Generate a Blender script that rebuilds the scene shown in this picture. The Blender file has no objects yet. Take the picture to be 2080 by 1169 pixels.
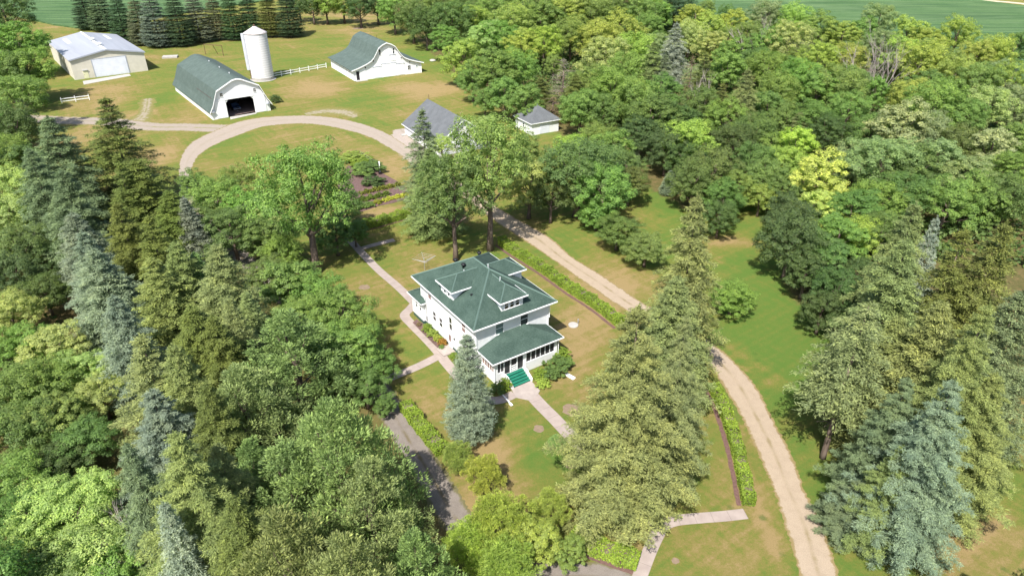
import bpy, math, random
import numpy as np
from mathutils import Vector
C = bpy.context.scene
rad = math.radians
# ------------------------------------------------------------------ camera
CAM_H = 46.3
cam_d = bpy.data.cameras.new('camera'); cam_d.lens = 24.0; cam_d.sensor_width = 36.0
cam_d.clip_start = 0.5; cam_d.clip_end = 6000
cam = bpy.data.objects.new('camera', cam_d); C.collection.objects.link(cam)
cam.location = (0, 0, CAM_H); cam.rotation_euler = (rad(60), 0, 0)
C.camera = cam
# ------------------------------------------------------------------ light
SUN_EL, SUN_AZ = 53.5, 20.5
w = bpy.data.worlds.new('World'); C.world = w; w.use_nodes = True
nt = w.node_tree; bg = nt.nodes['Background']
sky = nt.nodes.new('ShaderNodeTexSky'); sky.sky_type = 'NISHITA'; sky.sun_disc = False
sky.sun_elevation = rad(SUN_EL); sky.sun_rotation = rad(180 + SUN_AZ); sky.air_density = 1.0; sky.dust_density = 1.5
nt.links.new(sky.outputs[0], bg.inputs[0]); bg.inputs[1].default_value = 0.115
sd = bpy.data.lights.new('sun', 'SUN'); sd.energy = 5.0; sd.angle = rad(0.5); sd.color = (1.0, 0.965, 0.91)
so = bpy.data.objects.new('sun', sd); C.collection.objects.link(so)
sdir = Vector((math.sin(rad(SUN_AZ)) * math.cos(rad(SUN_EL)), math.cos(rad(SUN_AZ)) * math.cos(rad(SUN_EL)), -math.sin(rad(SUN_EL))))
so.rotation_euler = sdir.to_track_quat('-Z', 'Y').to_euler()
C.view_settings.view_transform = 'Standard'; C.view_settings.look = 'None'
C.view_settings.exposure = 0.80; C.view_settings.gamma = 1.0
C.cycles.max_bounces = 5; C.cycles.diffuse_bounces = 3; C.cycles.transmission_bounces = 3
C.cycles.transparent_max_bounces = 4; C.cycles.glossy_bounces = 2

# ------------------------------------------------------------------ surveying: photo point at height z -> place in the yard
FPX = 1387.0; CX, CY = 1040.0, 584.5
SP, CP = math.sin(rad(30)), math.cos(rad(30))
def P(x, y, z=0.0):
    X = (x - CX) / FPX; dy = (CY - y) / FPX
    t = (CAM_H - z) / (SP - dy * CP)
    return (X * t, (CP + dy * SP) * t)
def depth(x, y, z): return y * CP + (CAM_H - z) * SP
def Q(x, y, z):
    d = depth(x, y, z); up = y * SP - (CAM_H - z) * CP
    return (CX + FPX * x / d, CY - FPX * up / d)
def height_at(bx, by, ty):
    lo, hi = 0.2, 44.0
    for _ in range(40):
        m = (lo + hi) / 2
        if Q(bx, by, m)[1] > ty: lo = m
        else: hi = m
    return lo

# ------------------------------------------------------------------ object helpers
def tag(o, label=None, cat=None, group=None, kind=None):
    if label: o['label'] = label
    if cat: o['category'] = cat
    if group: o['group'] = group
    if kind: o['kind'] = kind
    return o
def link(o, parent=None):
    C.collection.objects.link(o)
    if parent: o.parent = parent
    return o
def thing(name, label, cat, loc=(0, 0, 0), rot=0.0, group=None):
    o = bpy.data.objects.new(name, None); link(o)
    o.location = loc; o.rotation_euler = (0, 0, rot); o.empty_display_size = 0.3
    return tag(o, label, cat, group)
def npmesh(name, V, F, smooth=False, uv=None):
    """V (n,3) ; F (m,k) array with equal polygon size"""
    V = np.asarray(V, np.float32); F = np.asarray(F, np.int32)
    me = bpy.data.meshes.new(name); me.vertices.add(len(V)); me.vertices.foreach_set('co', V.ravel())
    m, k = F.shape
    me.loops.add(m * k); me.loops.foreach_set('vertex_index', F.ravel())
    me.polygons.add(m); me.polygons.foreach_set('loop_start', np.arange(0, m * k, k, dtype=np.int32))
    me.polygons.foreach_set('loop_total', np.full(m, k, np.int32))
    if smooth: me.polygons.foreach_set('use_smooth', np.ones(m, bool))
    me.update(calc_edges=True)
    if uv is not None:
        l = me.uv_layers.new(name='UVMap'); l.data.foreach_set('uv', np.asarray(uv, np.float32)[F.ravel()].ravel())
    return me
class MB:
    def __init__(s): s.v = []; s.f = []
    def poly(s, *pts):
        n = len(s.v); s.v += [tuple(p) for p in pts]; s.f.append(tuple(range(n, n + len(pts)))); return s
    def box(s, x0, x1, y0, y1, z0, z1):
        n = len(s.v)
        s.v += [(x0,y0,z0),(x1,y0,z0),(x1,y1,z0),(x0,y1,z0),(x0,y0,z1),(x1,y0,z1),(x1,y1,z1),(x0,y1,z1)]
        s.f += [tuple(n+i for i in q) for q in ((0,3,2,1),(4,5,6,7),(0,1,5,4),(1,2,6,5),(2,3,7,6),(3,0,4,7))]; return s
    def prism(s, pts, off):
        """closed solid: polygon pts (3d) swept by the vector off"""
        n = len(s.v); k = len(pts); s.v += [tuple(p) for p in pts] + [tuple(p[i] + off[i] for i in range(3)) for p in pts]
        s.f += [tuple(n+i for i in range(k))[::-1], tuple(n+k+i for i in range(k))]
        for i in range(k): j = (i+1) % k; s.f.append((n+i, n+j, n+k+j, n+k+i))
        return s
    def tube(s, path, rads, seg=7, cap=True):
        path = [Vector(p) for p in path]; n0 = len(s.v)
        if not hasattr(rads, '__len__'): rads = [rads] * len(path)
        for i, p in enumerate(path):
            d = (path[min(i+1, len(path)-1)] - path[max(i-1, 0)]).normalized()
            a = d.cross(Vector((0, 0, 1)) if abs(d.z) < .9 else Vector((1, 0, 0))).normalized(); b = d.cross(a)
            for k in range(seg):
                t = 2*math.pi*k/seg; s.v.append(tuple(p + (a*math.cos(t) + b*math.sin(t)) * rads[i]))
        for i in range(len(path)-1):
            for k in range(seg):
                k2 = (k+1) % seg; s.f.append((n0+i*seg+k, n0+i*seg+k2, n0+(i+1)*seg+k2, n0+(i+1)*seg+k))
        if cap: s.f += [tuple(n0+k for k in range(seg))[::-1], tuple(n0+(len(path)-1)*seg+k for k in range(seg))]
        return s
    def lathe(s, prof, cx=0, cy=0, seg=32):
        n0 = len(s.v)
        for r, z in prof:
            for k in range(seg): t = 2*math.pi*k/seg; s.v.append((cx + r*math.cos(t), cy + r*math.sin(t), z))
        for i in range(len(prof)-1):
            for k in range(seg):
                k2 = (k+1) % seg; s.f.append((n0+i*seg+k, n0+i*seg+k2, n0+(i+1)*seg+k2, n0+(i+1)*seg+k))
        s.f += [tuple(n0+k for k in range(seg))[::-1], tuple(n0+(len(prof)-1)*seg+k for k in range(seg))]
        return s
    def build(s, name, mat, parent=None, smooth=False, bevel=0):
        me = bpy.data.meshes.new(name); me.from_pydata(s.v, [], s.f); me.update()
        me.materials.append(mat)
        if smooth: me.polygons.foreach_set('use_smooth', [True]*len(me.polygons))
        o = bpy.data.objects.new(name, me); link(o, parent)
        if bevel:
            b = o.modifiers.new('bevel', 'BEVEL'); b.width = bevel; b.segments = 2; b.limit_method = 'ANGLE'
        return o

# ------------------------------------------------------------------ materials
class NT:
    def __init__(s, name, rough=0.8, spec=0.3):
        s.m = bpy.data.materials.new(name); s.m.use_nodes = True; s.t = s.m.node_tree; s.b = s.t.nodes['Principled BSDF']
        s.b.inputs['Roughness'].default_value = rough; s.b.inputs['Specular IOR Level'].default_value = spec
    def n(s, typ, **kw):
        o = s.t.nodes.new(typ)
        for k, v in kw.items():
            if k.startswith('i_'): o.inputs[k[2:].replace('_', ' ')].default_value = v
            else: setattr(o, k, v)
        return o
    def l(s, a, b): s.t.links.new(a, b)
    def noise(s, scale, detail=4, rough=.55, coord='Object', stretch=None, dist=0.0):
        tc = s.n('ShaderNodeTexCoord'); src = tc.outputs[coord]
        if stretch:
            mp = s.n('ShaderNodeMapping'); mp.inputs['Scale'].default_value = stretch[:3]
            if len(stretch) > 3: mp.inputs['Rotation'].default_value = (0, 0, rad(stretch[3]))
            s.l(src, mp.inputs[0]); src = mp.outputs[0]
        o = s.n('ShaderNodeTexNoise'); o.inputs['Scale'].default_value = scale; o.inputs['Detail'].default_value = detail
        o.inputs['Roughness'].default_value = rough; o.inputs['Distortion'].default_value = dist
        s.l(src, o.inputs['Vector']); return o.outputs['Fac']
    def streak(s, ang, across, along, detail=3):
        tc = s.n('ShaderNodeTexCoord'); sep = s.n('ShaderNodeSeparateXYZ'); s.l(tc.outputs['Object'], sep.inputs[0]); ca, sa = math.cos(rad(ang)), math.sin(rad(ang))
        u = s.math('ADD', s.math('MULTIPLY', sep.outputs[0], ca*along), s.math('MULTIPLY', sep.outputs[1], sa*along))
        v = s.math('ADD', s.math('MULTIPLY', sep.outputs[0], -sa*across), s.math('MULTIPLY', sep.outputs[1], ca*across))
        cb = s.n('ShaderNodeCombineXYZ'); s.l(u, cb.inputs[0]); s.l(v, cb.inputs[1]); o = s.n('ShaderNodeTexNoise'); o.inputs['Scale'].default_value = 1.0; o.inputs['Detail'].default_value = detail
        s.l(cb.outputs[0], o.inputs['Vector']); return o.outputs['Fac']
    def ramp(s, fac, stops):
        r = s.n('ShaderNodeValToRGB'); e = r.color_ramp.elements
        while len(e) < len(stops): e.new(0.5)
        for k, (p, c) in enumerate(stops): e[k].position = p; e[k].color = (*c, 1) if len(c) == 3 else c
        s.l(fac, r.inputs[0]); return r.outputs[0]
    def mix(s, fac, a, b, mode='MIX'):
        m = s.n('ShaderNodeMix', data_type='RGBA', blend_type=mode)
        for v, sock in ((fac, m.inputs[0]), (a, m.inputs[6]), (b, m.inputs[7])):
            if hasattr(v, 'links') or hasattr(v, 'is_linked'): s.l(v, sock)
            elif hasattr(v, '__len__'): sock.default_value = (*v, 1) if len(v) == 3 else v
            else: sock.default_value = v
        return m.outputs[2]
    def math(s, op, a, b=None, c=None):
        m = s.n('ShaderNodeMath', operation=op)
        for k, v in enumerate((a, b, c)):
            if v is None: continue
            if hasattr(v, 'is_linked'): s.l(v, m.inputs[k])
            else: m.inputs[k].default_value = v
        return m.outputs[0]
    def bump(s, h, strength=.4, dist=.05):
        b = s.n('ShaderNodeBump'); b.inputs['Strength'].default_value = strength; b.inputs['Distance'].default_value = dist
        s.l(h, b.inputs['Height']); s.l(b.outputs[0], s.b.inputs['Normal'])
    def color(s, c): s.l(c, s.b.inputs['Base Color'])
def g(v): return (v, v, v)

def mottled(name, c1, c2, scale=2.0, rough=.8, spec=.3, bump=.2, dist=.02, metal=0, stretch=None):
    m = NT(name, rough, spec); f = m.noise(scale, 6, .6, stretch=stretch)
    m.color(m.ramp(f, [(.3, c1), (.7, c2)])); m.b.inputs['Metallic'].default_value = metal
    if bump: m.bump(m.noise(scale*4, 4), bump, dist)
    return m.m
def siding(name, base, period=.13, axis=2, dirt=.85):
    """lapped boards (axis z) or upright metal ribs (axis x+y)"""
    m = NT(name, .6, .3); tc = m.n('ShaderNodeTexCoord'); sep = m.n('ShaderNodeSeparateXYZ'); m.l(tc.outputs['Object'], sep.inputs[0])
    c = sep.outputs[2] if axis == 2 else m.math('ADD', sep.outputs[0], sep.outputs[1])
    fr = m.math('FRACT', m.math('DIVIDE', c, period))
    n1 = m.noise(.6, 5); n2 = m.noise(3, 4, stretch=(1, 1, .15))
    d = tuple(x*dirt for x in base)
    col = m.mix(m.ramp(n1, [(.35, g(0)), (.75, g(1))]), base, d)
    col = m.mix(m.ramp(n2, [(.62, g(0)), (.85, g(.5))]), col, tuple(x*.75 for x in base))
    m.color(col); m.bump(fr if axis == 2 else m.math('PINGPONG', fr, .5), .6 if axis == 2 else .8, .03)
    return m.m
def shingles(name, c1, c2, c3):
    m = NT(name, .9, .15)
    n1 = m.noise(5.5, 5, .8); n2 = m.noise(.7, 4); n3 = m.noise(9, 3, .7)
    col = m.ramp(n1, [(.30, c1), (.5, c2), (.70, c3)])
    col = m.mix(m.math('MULTIPLY', n3, .5), col, c2)
    col = m.mix(m.ramp(n2, [(.4, g(0)), (.75, g(.45))]), col, tuple(x*1.3 for x in c3))
    tc = m.n('ShaderNodeTexCoord'); sep = m.n('ShaderNodeSeparateXYZ'); m.l(tc.outputs['Object'], sep.inputs[0])
    fr = m.math('FRACT', m.math('DIVIDE', sep.outputs[2], .075))
    col = m.mix(m.ramp(fr, [(.0, g(.45)), (.25, g(0))]), col, tuple(x*.55 for x in c1))
    m.color(col); m.bump(m.math('ADD', fr, n3), .5, .03); return m.m
def plain(name, c, rough=.6, spec=.3, metal=0):
    return mottled(name, tuple(x*.88 for x in c), tuple(min(1, x*1.08) for x in c), 3.0, rough, spec, .08, .01, metal)

M = dict(
    white=plain('white_paint', (.84, .84, .83), .55), wsiding=siding('white_lap_siding', (.87, .87, .86), .14, 2, .90),
    barnsiding=siding('white_barn_boards', (.84, .84, .83), .25, 2, .84), shedsiding=siding('tan_ribbed_steel', (.60, .56, .47), .33, 0),
    skirt=mottled('dark_green_foundation', (.03, .07, .06), (.06, .11, .09), 3), 
    groof=shingles('green_shingles', (.022, .041, .032), (.044, .073, .058), (.078, .115, .093)),
    broof=shingles('weathered_green_shingles', (.060, .084, .074), (.078, .106, .093), (.100, .130, .115)),
    cap=mottled('ridge_shingles', (.085, .135, .112), (.11, .165, .138), 6, .9),
    grey=shingles('grey_shingles', (.088, .094, .099), (.112, .118, .124), (.138, .145, .152)),
    steelroof=mottled('galvanised_roof', (.33, .34, .37), (.42, .43, .46), .5, .5, .5, .3, .02, .25, (1, .08, 1)),
    skylight=plain('translucent_panel', (.75, .76, .74), .4), shingle_trim=plain('grey_trim', (.34, .36, .41), .5),
    glass=plain('window_glass', (.018, .022, .028), .08, .9), curtain=mottled('window_blind', (.10, .16, .15), (.14, .21, .20), 2, .3, .6),
    screen=mottled('insect_screen', (.030, .032, .036), (.05, .045, .045), 1.2, .6, .2), litscreen=mottled('sunlit_screen', (.20, .13, .11), (.28, .19, .17), 1.5, .7, .2),  # sunlit_screen: lighter copy, sunlight on the left side put into its colour
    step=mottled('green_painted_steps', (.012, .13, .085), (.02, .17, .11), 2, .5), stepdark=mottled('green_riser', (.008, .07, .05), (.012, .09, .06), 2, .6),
    concrete=mottled('concrete', (.29, .245, .22), (.38, .325, .29), 1.2, .9, .2, .3, .02),
    slab=mottled('pale_concrete', (.33, .31, .285), (.42, .40, .37), 1.5, .9, .2, .3, .02),
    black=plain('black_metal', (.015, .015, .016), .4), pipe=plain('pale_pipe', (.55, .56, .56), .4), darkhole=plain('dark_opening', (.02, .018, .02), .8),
    galv=plain('galvanised_steel', (.45, .46, .48), .35, .5, .5), rust=mottled('rusty_steel', (.09, .045, .03), (.14, .075, .05), 5, .8),
    silo=None, silocap=mottled('silo_dome', (.36, .31, .30), (.66, .61, .60), 1.6, .6), chute=mottled('silo_chute', (.42, .43, .47), (.52, .53, .57), 1, .5),
    door=siding('white_overhead_door', (.70, .72, .78), .6), cream=plain('cream_door', (.66, .64, .42), .5),
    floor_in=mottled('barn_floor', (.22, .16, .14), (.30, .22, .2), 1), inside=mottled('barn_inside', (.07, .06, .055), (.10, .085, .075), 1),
    soil=mottled('garden_soil', (.10, .062, .055), (.17, .11, .10), 2.5, .95, .1, .8, .08),
    mulch=mottled('mulch_edging', (.10, .06, .05), (.17, .10, .085), 4, .95, .1, .8, .04),
    bark=mottled('bark', (.09, .065, .05), (.20, .155, .125), 4, .95, .1, .8, .05, 0, (1, 1, .2)),
    palebark=mottled('bare_wood', (.30, .25, .22), (.45, .39, .36), 5, .9, .1, .5, .03, 0, (1, 1, .2)),
    blue=plain('car_paint', (.035, .06, .12), .25, .6), chrome=plain('chrome', (.5, .5, .5), .15, .8, .8), tyre=plain('tyre', (.02, .02, .02), .8),
    lamp=plain('lamp_lens', (.6, .62, .65), .15, .8), plank=mottled('planks', (.35, .27, .24), (.48, .38, .34), 2, .85, .2, .4, .03, 0, (.3, 3, 1)),
    gold=plain('sign_plate', (.6, .6, .58), .5),
)
def silo_mat():
    m = NT('silo_staves', .6, .3); tc = m.n('ShaderNodeTexCoord'); sep = m.n('ShaderNodeSeparateXYZ'); m.l(tc.outputs['Object'], sep.inputs[0])
    fr = m.math('FRACT', m.math('DIVIDE', sep.outputs[2], .62)); n = m.noise(1.3, 5, stretch=(1, 1, .2))
    col = m.mix(m.ramp(fr, [(.0, g(.8)), (.16, g(0))]), (.66, .645, .64), (.42, .40, .40))
    col = m.mix(m.ramp(n, [(.5, g(0)), (.8, g(.4))]), col, (.55, .50, .47)); m.color(col)
    m.bump(m.ramp(fr, [(.0, g(1)), (.08, g(0))]), .5, .04); return m.m
M['silo'] = silo_mat()

def foliage_mat(name, trans=.32, island=.38, tip=(1.35, 1.25, 1.0), spec=.25):
    m = NT(name, .55, spec); oi = m.n('ShaderNodeObjectInfo'); ge = m.n('ShaderNodeNewGeometry')
    r = m.ramp(ge.outputs['Random Per Island'], [(0, g(1 - island)), (.7, g(1.0)), (1, tip)])
    col = m.mix(1.0, oi.outputs['Color'], r, 'MULTIPLY')
    n = m.noise(.55, 3)
    col = m.mix(1.0, col, m.ramp(n, [(.3, (.75, .82, .80)), (.7, (1.18, 1.18, 1.0))]), 'MULTIPLY')
    m.color(col)
    tr = m.n('ShaderNodeBsdfTranslucent'); m.l(m.mix(1.0, col, (1.25, 1.7, .7), 'MULTIPLY'), tr.inputs[0])
    mx = m.n('ShaderNodeMixShader'); mx.inputs[0].default_value = trans
    m.l(m.b.outputs[0], mx.inputs[1]); m.l(tr.outputs[0], mx.inputs[2])
    m.l(mx.outputs[0], m.t.nodes['Material Output'].inputs[0]); return m.m
LEAF = foliage_mat('broad_leaves'); NEEDLE = foliage_mat('needles', .14, .45, (1.4, 1.35, 1.15), .12)

# ------------------------------------------------------------------ foliage shapes
def diamonds(cen, axis, nrm, ln, wd):
    """kite-shaped leaf sprays, one quad each"""
    axis = axis / (np.linalg.norm(axis, axis=1, keepdims=True) + 1e-9)
    side = np.cross(axis, nrm); side /= (np.linalg.norm(side, axis=1, keepdims=True) + 1e-9)
    ln = ln[:, None]; wd = wd[:, None]
    V = np.stack([cen - axis*ln*.5, cen + side*wd*.5 + axis*ln*.08, cen + axis*ln*.5, cen - side*wd*.5 + axis*ln*.08], 1)
    return V.reshape(-1, 3)
def leaf_mesh(name, V, mat):
    F = np.arange(len(V), dtype=np.int32).reshape(-1, 4)
    me = npmesh(name, V, F); me.materials.append(mat); return me
def rdir(rs, n):
    v = rs.normal(size=(n, 3)); return v / np.linalg.norm(v, axis=1, keepdims=True)
def crown_broad(seed, H=12, R=4.6, base=.22, lobes=13, sub=11, per=560, leaf=.20, shape='round', mode='leaf', gap=.0, lobe=.42, puff=.36):
    """crown = lobes round the limbs, lobe = leaf clumps, clump = leaf sprays; gaps stay open between clumps"""
    rs = np.random.RandomState(seed); out = []; cents = []
    zc = H*(base + (1-base)*.5); hz = H*(1-base)*.5
    for i in range(lobes):
        t = (i + .4)/lobes; z = .97 - 1.72*t; a = i*2.39996 + rs.uniform(-.35, .35); rr = math.sqrt(max(0, 1 - z*z)); q = rs.uniform(.52, .74)
        if shape == 'wild': q *= rs.uniform(.8, 1.2)
        if shape == 'cone': k_ = max(.03, 1.0 - (z+1)/2)**.8; d = np.array([math.cos(a)*k_*1.25, math.sin(a)*k_*1.25, z*1.42]); lr = R*lobe*(.34 + .85*k_)
        else: d = np.array([rr*math.cos(a), rr*math.sin(a), z]); lr = R*lobe*rs.uniform(.75, 1.15)
        lc = np.array([d[0]*R*q, d[1]*R*q, zc + d[2]*hz*.66]); cents.append((lc, lr))
        if rs.rand() < gap: continue
        for j in range(sub):
            tz = 1 - 1.6*(j + .5)/sub; ta = j*2.39996 + rs.uniform(-.6, .6); tr = math.sqrt(max(0, 1 - tz*tz))
            pr = lr*puff*rs.uniform(.7, 1.3); c = lc + np.array([tr*math.cos(ta), tr*math.sin(ta), tz*.98])*lr*rs.uniform(.6, .98)
            n = int(per*(pr/(R*.15))**1.5*.32); dr = rdir(rs, n); dr[:, 2] = np.where(rs.rand(n) < .55, np.abs(dr[:, 2]), dr[:, 2])
            rad_ = pr*rs.uniform(.35, 1.0, n)**.5 * (1 + .3*np.sin(dr[:, 0]*7 + j)*np.sin(dr[:, 1]*8 + 2*i)); p = c + dr*rad_[:, None]*np.array([1, 1, .88])
            o_ = (p - lc); o_ /= (np.linalg.norm(o_, axis=1, keepdims=True) + 1e-6)
            if mode == 'leaf':
                nrm = dr*.7 + o_*.5 + rdir(rs, n)*.55 + np.array([0, 0, .45]); ax = np.cross(nrm, rdir(rs, n))
                out.append(diamonds(p, ax, nrm, leaf*rs.uniform(.6, 1.3, n), leaf*.72*rs.uniform(.6, 1.2, n)))
            elif mode == 'feather':
                ax = dr*.6 + o_*.6 + rdir(rs, n)*.5 + np.array([0, 0, .15]); nrm = rdir(rs, n) + np.array([0, 0, .7])
                out.append(diamonds(p, ax, nrm, leaf*2.0*rs.uniform(.6, 1.3, n), leaf*.5*rs.uniform(.6, 1.2, n)))
            else:
                ax = dr*.7 + o_*.5 + rdir(rs, n)*.4 + np.array([0, 0, .6]); nrm = rdir(rs, n)*.8 + o_*.5
                out.append(diamonds(p, ax, nrm, leaf*1.5*rs.uniform(.6, 1.3, n), leaf*.34*rs.uniform(.7, 1.3, n)))
    return np.concatenate(out), cents
def trunk_broad(cents, H, rt, seed, base=.25, limbs=12):
    rnd = random.Random(seed); m = MB(); top = H*.72
    pts = [(0, 0, -.3)]; x = y = 0
    for k in range(1, 7):
        x += rnd.uniform(-.12, .12)*k*.35; y += rnd.uniform(-.12, .12)*k*.35; pts.append((x, y, top*k/6))
    m.tube(pts, [rt*1.5, rt*.95, rt*.85, rt*.7, rt*.55, rt*.35, rt*.15], 8)
    sel = sorted(cents, key=lambda c: rnd.random())[:limbs]
    for c, pr in sel:
        z0 = max(H*base*.7, min(top*.9, c[2]*.6)); k = int(z0/top*6); s = Vector(pts[min(k, 6)]); s.z = z0 if k < 6 else s.z
        e = Vector(c); mid = s.lerp(e, .5) + Vector((0, 0, -.06*(e-s).length))
        m.tube([s, mid, e], [rt*.42, rt*.26, rt*.07], 5, False)
    return m
def spruce(seed, H=12, R=2.6, levels=30, nb=13, twigs=9, low=.04, droop=.25, power=.85, ragged=.12, leaf=.34, tip_up=.1, keep=1.0, fine=4, wide=.36):
    rs = np.random.RandomState(seed); cen = []; axs = []; nr = []; ln = []; wd = []
    for L in range(levels):
        t = (L + rs.uniform(-.3, .3))/levels; t = min(max(t, 0), .995); t = 1 - (1-t)**1.12 if t < .999 else t; z = H*(low + (1-low)*t)
        r = R*((1-t)**power*(1 - .25*max(0, .12-t)/.12) + .015); k = max(5, int(nb*(.5 + .5*(1-t)) + .5)); a0 = rs.uniform(0, 6.28)
        for j in range(k):
            if rs.rand() > keep: continue
            a = a0 + 6.2832*j/k + rs.uniform(-.16, .16); rl = r*rs.uniform(1-ragged*1.6, 1+ragged)
            d = np.array([math.cos(a), math.sin(a), 0]); s_ = np.array([-d[1], d[0], 0]); z_ = z + rs.uniform(-.12, .12)
            nt_ = max(3, int(twigs*(.35 + .65*rl/R)))
            for q in range(nt_):
                u = .22 + .78*(q + rs.rand()*.6)/nt_; zz = z_ + rl*(tip_up*u*2 - droop*u*u*1.6 + .12)
                p = d*rl*u + np.array([0, 0, zz]); slope = tip_up*2 - droop*3.2*u
                tl = (rl*wide*(1.12-u) + .14)*rs.uniform(.8, 1.25)
                for sg in (-1, 1):
                    ax = d*.75 + s_*sg*rs.uniform(.6, 1.1) + np.array([0, 0, slope*.6 + rs.uniform(-.25, .12)])
                    ax /= np.linalg.norm(ax); m_ = max(1, int(tl/leaf + .6))
                    for e in range(m_):
                        f_ = (e + .5)/m_; cen.append(p + ax*tl*f_); axs.append(ax + rs.normal(size=3)*.22); nr.append(np.array([0, 0, 1]) + d*.35 + rs.normal(size=3)*.38)
                        ln.append(tl/m_*1.55*rs.uniform(.8, 1.2)); wd.append(leaf*.62*rs.uniform(.7, 1.3))
                if q >= nt_-2:
                    cen.append(p + d*.06); axs.append(d + np.array([0, 0, slope*.5 + .15])); nr.append(np.array([0, 0, 1]) + rs.normal(size=3)*.35); ln.append(leaf*1.3); wd.append(leaf*.6)
    for q in range(10):
        cen.append(np.array([0, 0, H*(.96 + .005*q)])); axs.append(rs.normal(size=3)*.4 + np.array([0, 0, 1])); nr.append(rs.normal(size=3)); ln.append(leaf*1.2); wd.append(leaf*.4)
    return split(rs, np.array(cen), np.array(axs), np.array(nr), np.array(ln), np.array(wd), fine)
def split(rs, c, a, n, ln, wd, k):
    k = int(k*1.6); q_ = (6/k)**.36 if k > 6 else 1.0
    """each branchlet becomes k small needle sprays fanned about its own axis"""
    a = a/(np.linalg.norm(a, axis=1, keepdims=True) + 1e-9); c, a, n = (np.repeat(q, k, 0) for q in (c, a, n)); ln, wd = np.repeat(ln, k), np.repeat(wd, k); m = len(ln)
    sd_ = np.cross(a, n); sd_ /= (np.linalg.norm(sd_, axis=1, keepdims=True) + 1e-9); t = rs.uniform(-.5, .5, m); u = rs.uniform(-.5, .5, m)
    c = c + a*(ln*t)[:, None] + sd_*(wd*u*1.1)[:, None]; ax = a*.9 + sd_*(np.sign(u)*rs.uniform(.1, .9, m))[:, None] + rs.normal(size=(m, 3))*.25
    c[:, 2] += rs.uniform(-.4, .4, m)*wd
    return diamonds(c, ax, n*.8 + rs.normal(size=(m, 3))*.42, ln*q_*rs.uniform(.40, .70, m), wd*q_*rs.uniform(.20, .36, m))
def bare_branches(seed, H, rt, n=9, spread=.5, levels=3):
    rnd = random.Random(seed); m = MB()
    def grow(p, d, L, r, lv):
        pts = [p]; dd = d.copy()
        for k in range(4):
            dd = (dd + Vector((rnd.uniform(-.22, .22), rnd.uniform(-.22, .22), rnd.uniform(-.02, .18)))).normalized(); pts.append(pts[-1] + dd*L/4)
        m.tube(pts, [r, r*.85, r*.65, r*.45, r*.2], 5, False)
        if lv > 0:
            for k in range(4 if lv > 1 else 3):
                i = rnd.choice((1, 2, 3, 4)); nd = (dd + Vector((rnd.uniform(-1, 1), rnd.uniform(-1, 1), rnd.uniform(-.2, .5)))*spread*1.5).normalized()
                grow(pts[i], nd, L*rnd.uniform(.45, .65), r*.45, lv-1)
    for k in range(n):
        a = k*2.4; grow(Vector((rnd.uniform(-.2, .2), rnd.uniform(-.2, .2), 0)), Vector((math.cos(a)*spread, math.sin(a)*spread, 1)).normalized(), H*rnd.uniform(.6, .85), rt*rnd.uniform(.7, 1), levels)
    return m

VAR = {}   # name -> dict(H, R, crown mesh, trunk mesh)
def reg(key, H, R, V, mat, trunk):
    cm = leaf_mesh(key + '_crown', V, mat)
    if trunk is None: tm = None
    else:
        tm = bpy.data.meshes.new(key + '_trunk'); tm.from_pydata(trunk.v, [], trunk.f); tm.update(); tm.materials.append(M['bark'])
        tm.polygons.foreach_set('use_smooth', [True]*len(tm.polygons))
    VAR[key] = dict(H=H, R=R, crown=cm, trunk=tm)
def reg_broad(key, seed, H, R, rt=.28, **kw):
    V, cents = crown_broad(seed, H=H, R=R, **kw); rr = np.percentile(np.hypot(V[:, 0], V[:, 1]), 97)
    reg(key, H, rr, V, NEEDLE if kw.get('mode') == 'tuft' else LEAF, trunk_broad(cents, H, rt, seed, kw.get('base', .22)))
def straight_trunk(H, rt, stubs=0, seed=0, lo=.1, hi=.3):
    m = MB().tube([(0, 0, -.3), (0, 0, H*.05), (.03*H*.1, 0, H*.4), (0, 0, H*.98)], [rt*1.25, rt, rt*.62, .02], 8); rnd = random.Random(seed)
    for k in range(stubs):
        z = H*rnd.uniform(lo, hi); a = rnd.uniform(0, 6.28); L = rnd.uniform(.8, 2.2)
        m.tube([(0, 0, z), (math.cos(a)*L*.5, math.sin(a)*L*.5, z + .1), (math.cos(a)*L, math.sin(a)*L, z - .2)], [.06, .04, .012], 4, False)
    return m
def reg_spruce(key, seed, H, R, rt=.2, stubs=0, slo=.05, shi=.25, **kw):
    reg(key, H, R, spruce(seed, H=H, R=R, **kw), NEEDLE, straight_trunk(H, rt, stubs, seed, slo, shi))
reg_broad('bA', 1, 12, 4.6, base=.12)
reg_broad('bB', 2, 12, 4.6, shape='wild', base=.14, lobes=12)
reg_broad('bC', 3, 13, 4.2, shape='wild', base=.10, lobes=14, lobe=.38)
reg_broad('bD', 4, 11, 5.0, base=.1, lobes=15, lobe=.38)
reg_broad('bE', 5, 12, 4.6, shape='wild', base=.1, leaf=.24, lobes=13, gap=.05, puff=.34)
reg_broad('big', 6, 14, 6.0, rt=.42, lobes=20, sub=14, per=700, shape='wild', base=.26, leaf=.20, gap=.06, lobe=.34, puff=.33)
reg_broad('airy', 7, 16, 6.0, rt=.36, lobes=18, sub=13, per=520, shape='wild', base=.30, leaf=.22, gap=.12, lobe=.32, puff=.33)
reg_broad('lime', 8, 11, 5.0, rt=.22, lobes=16, sub=12, per=620, shape='wild', base=.06, leaf=.17, mode='feather', lobe=.4)
reg_broad('bush', 9, 3, 1.9, rt=.05, lobes=10, sub=8, per=420, base=.0, leaf=.13, shape='wild')
reg_broad('pineA', 10, 15, 4.8, rt=.3, lobes=26, sub=10, per=620, base=.02, leaf=.19, shape='cone', mode='tuft', lobe=.34, puff=.36)
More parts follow.
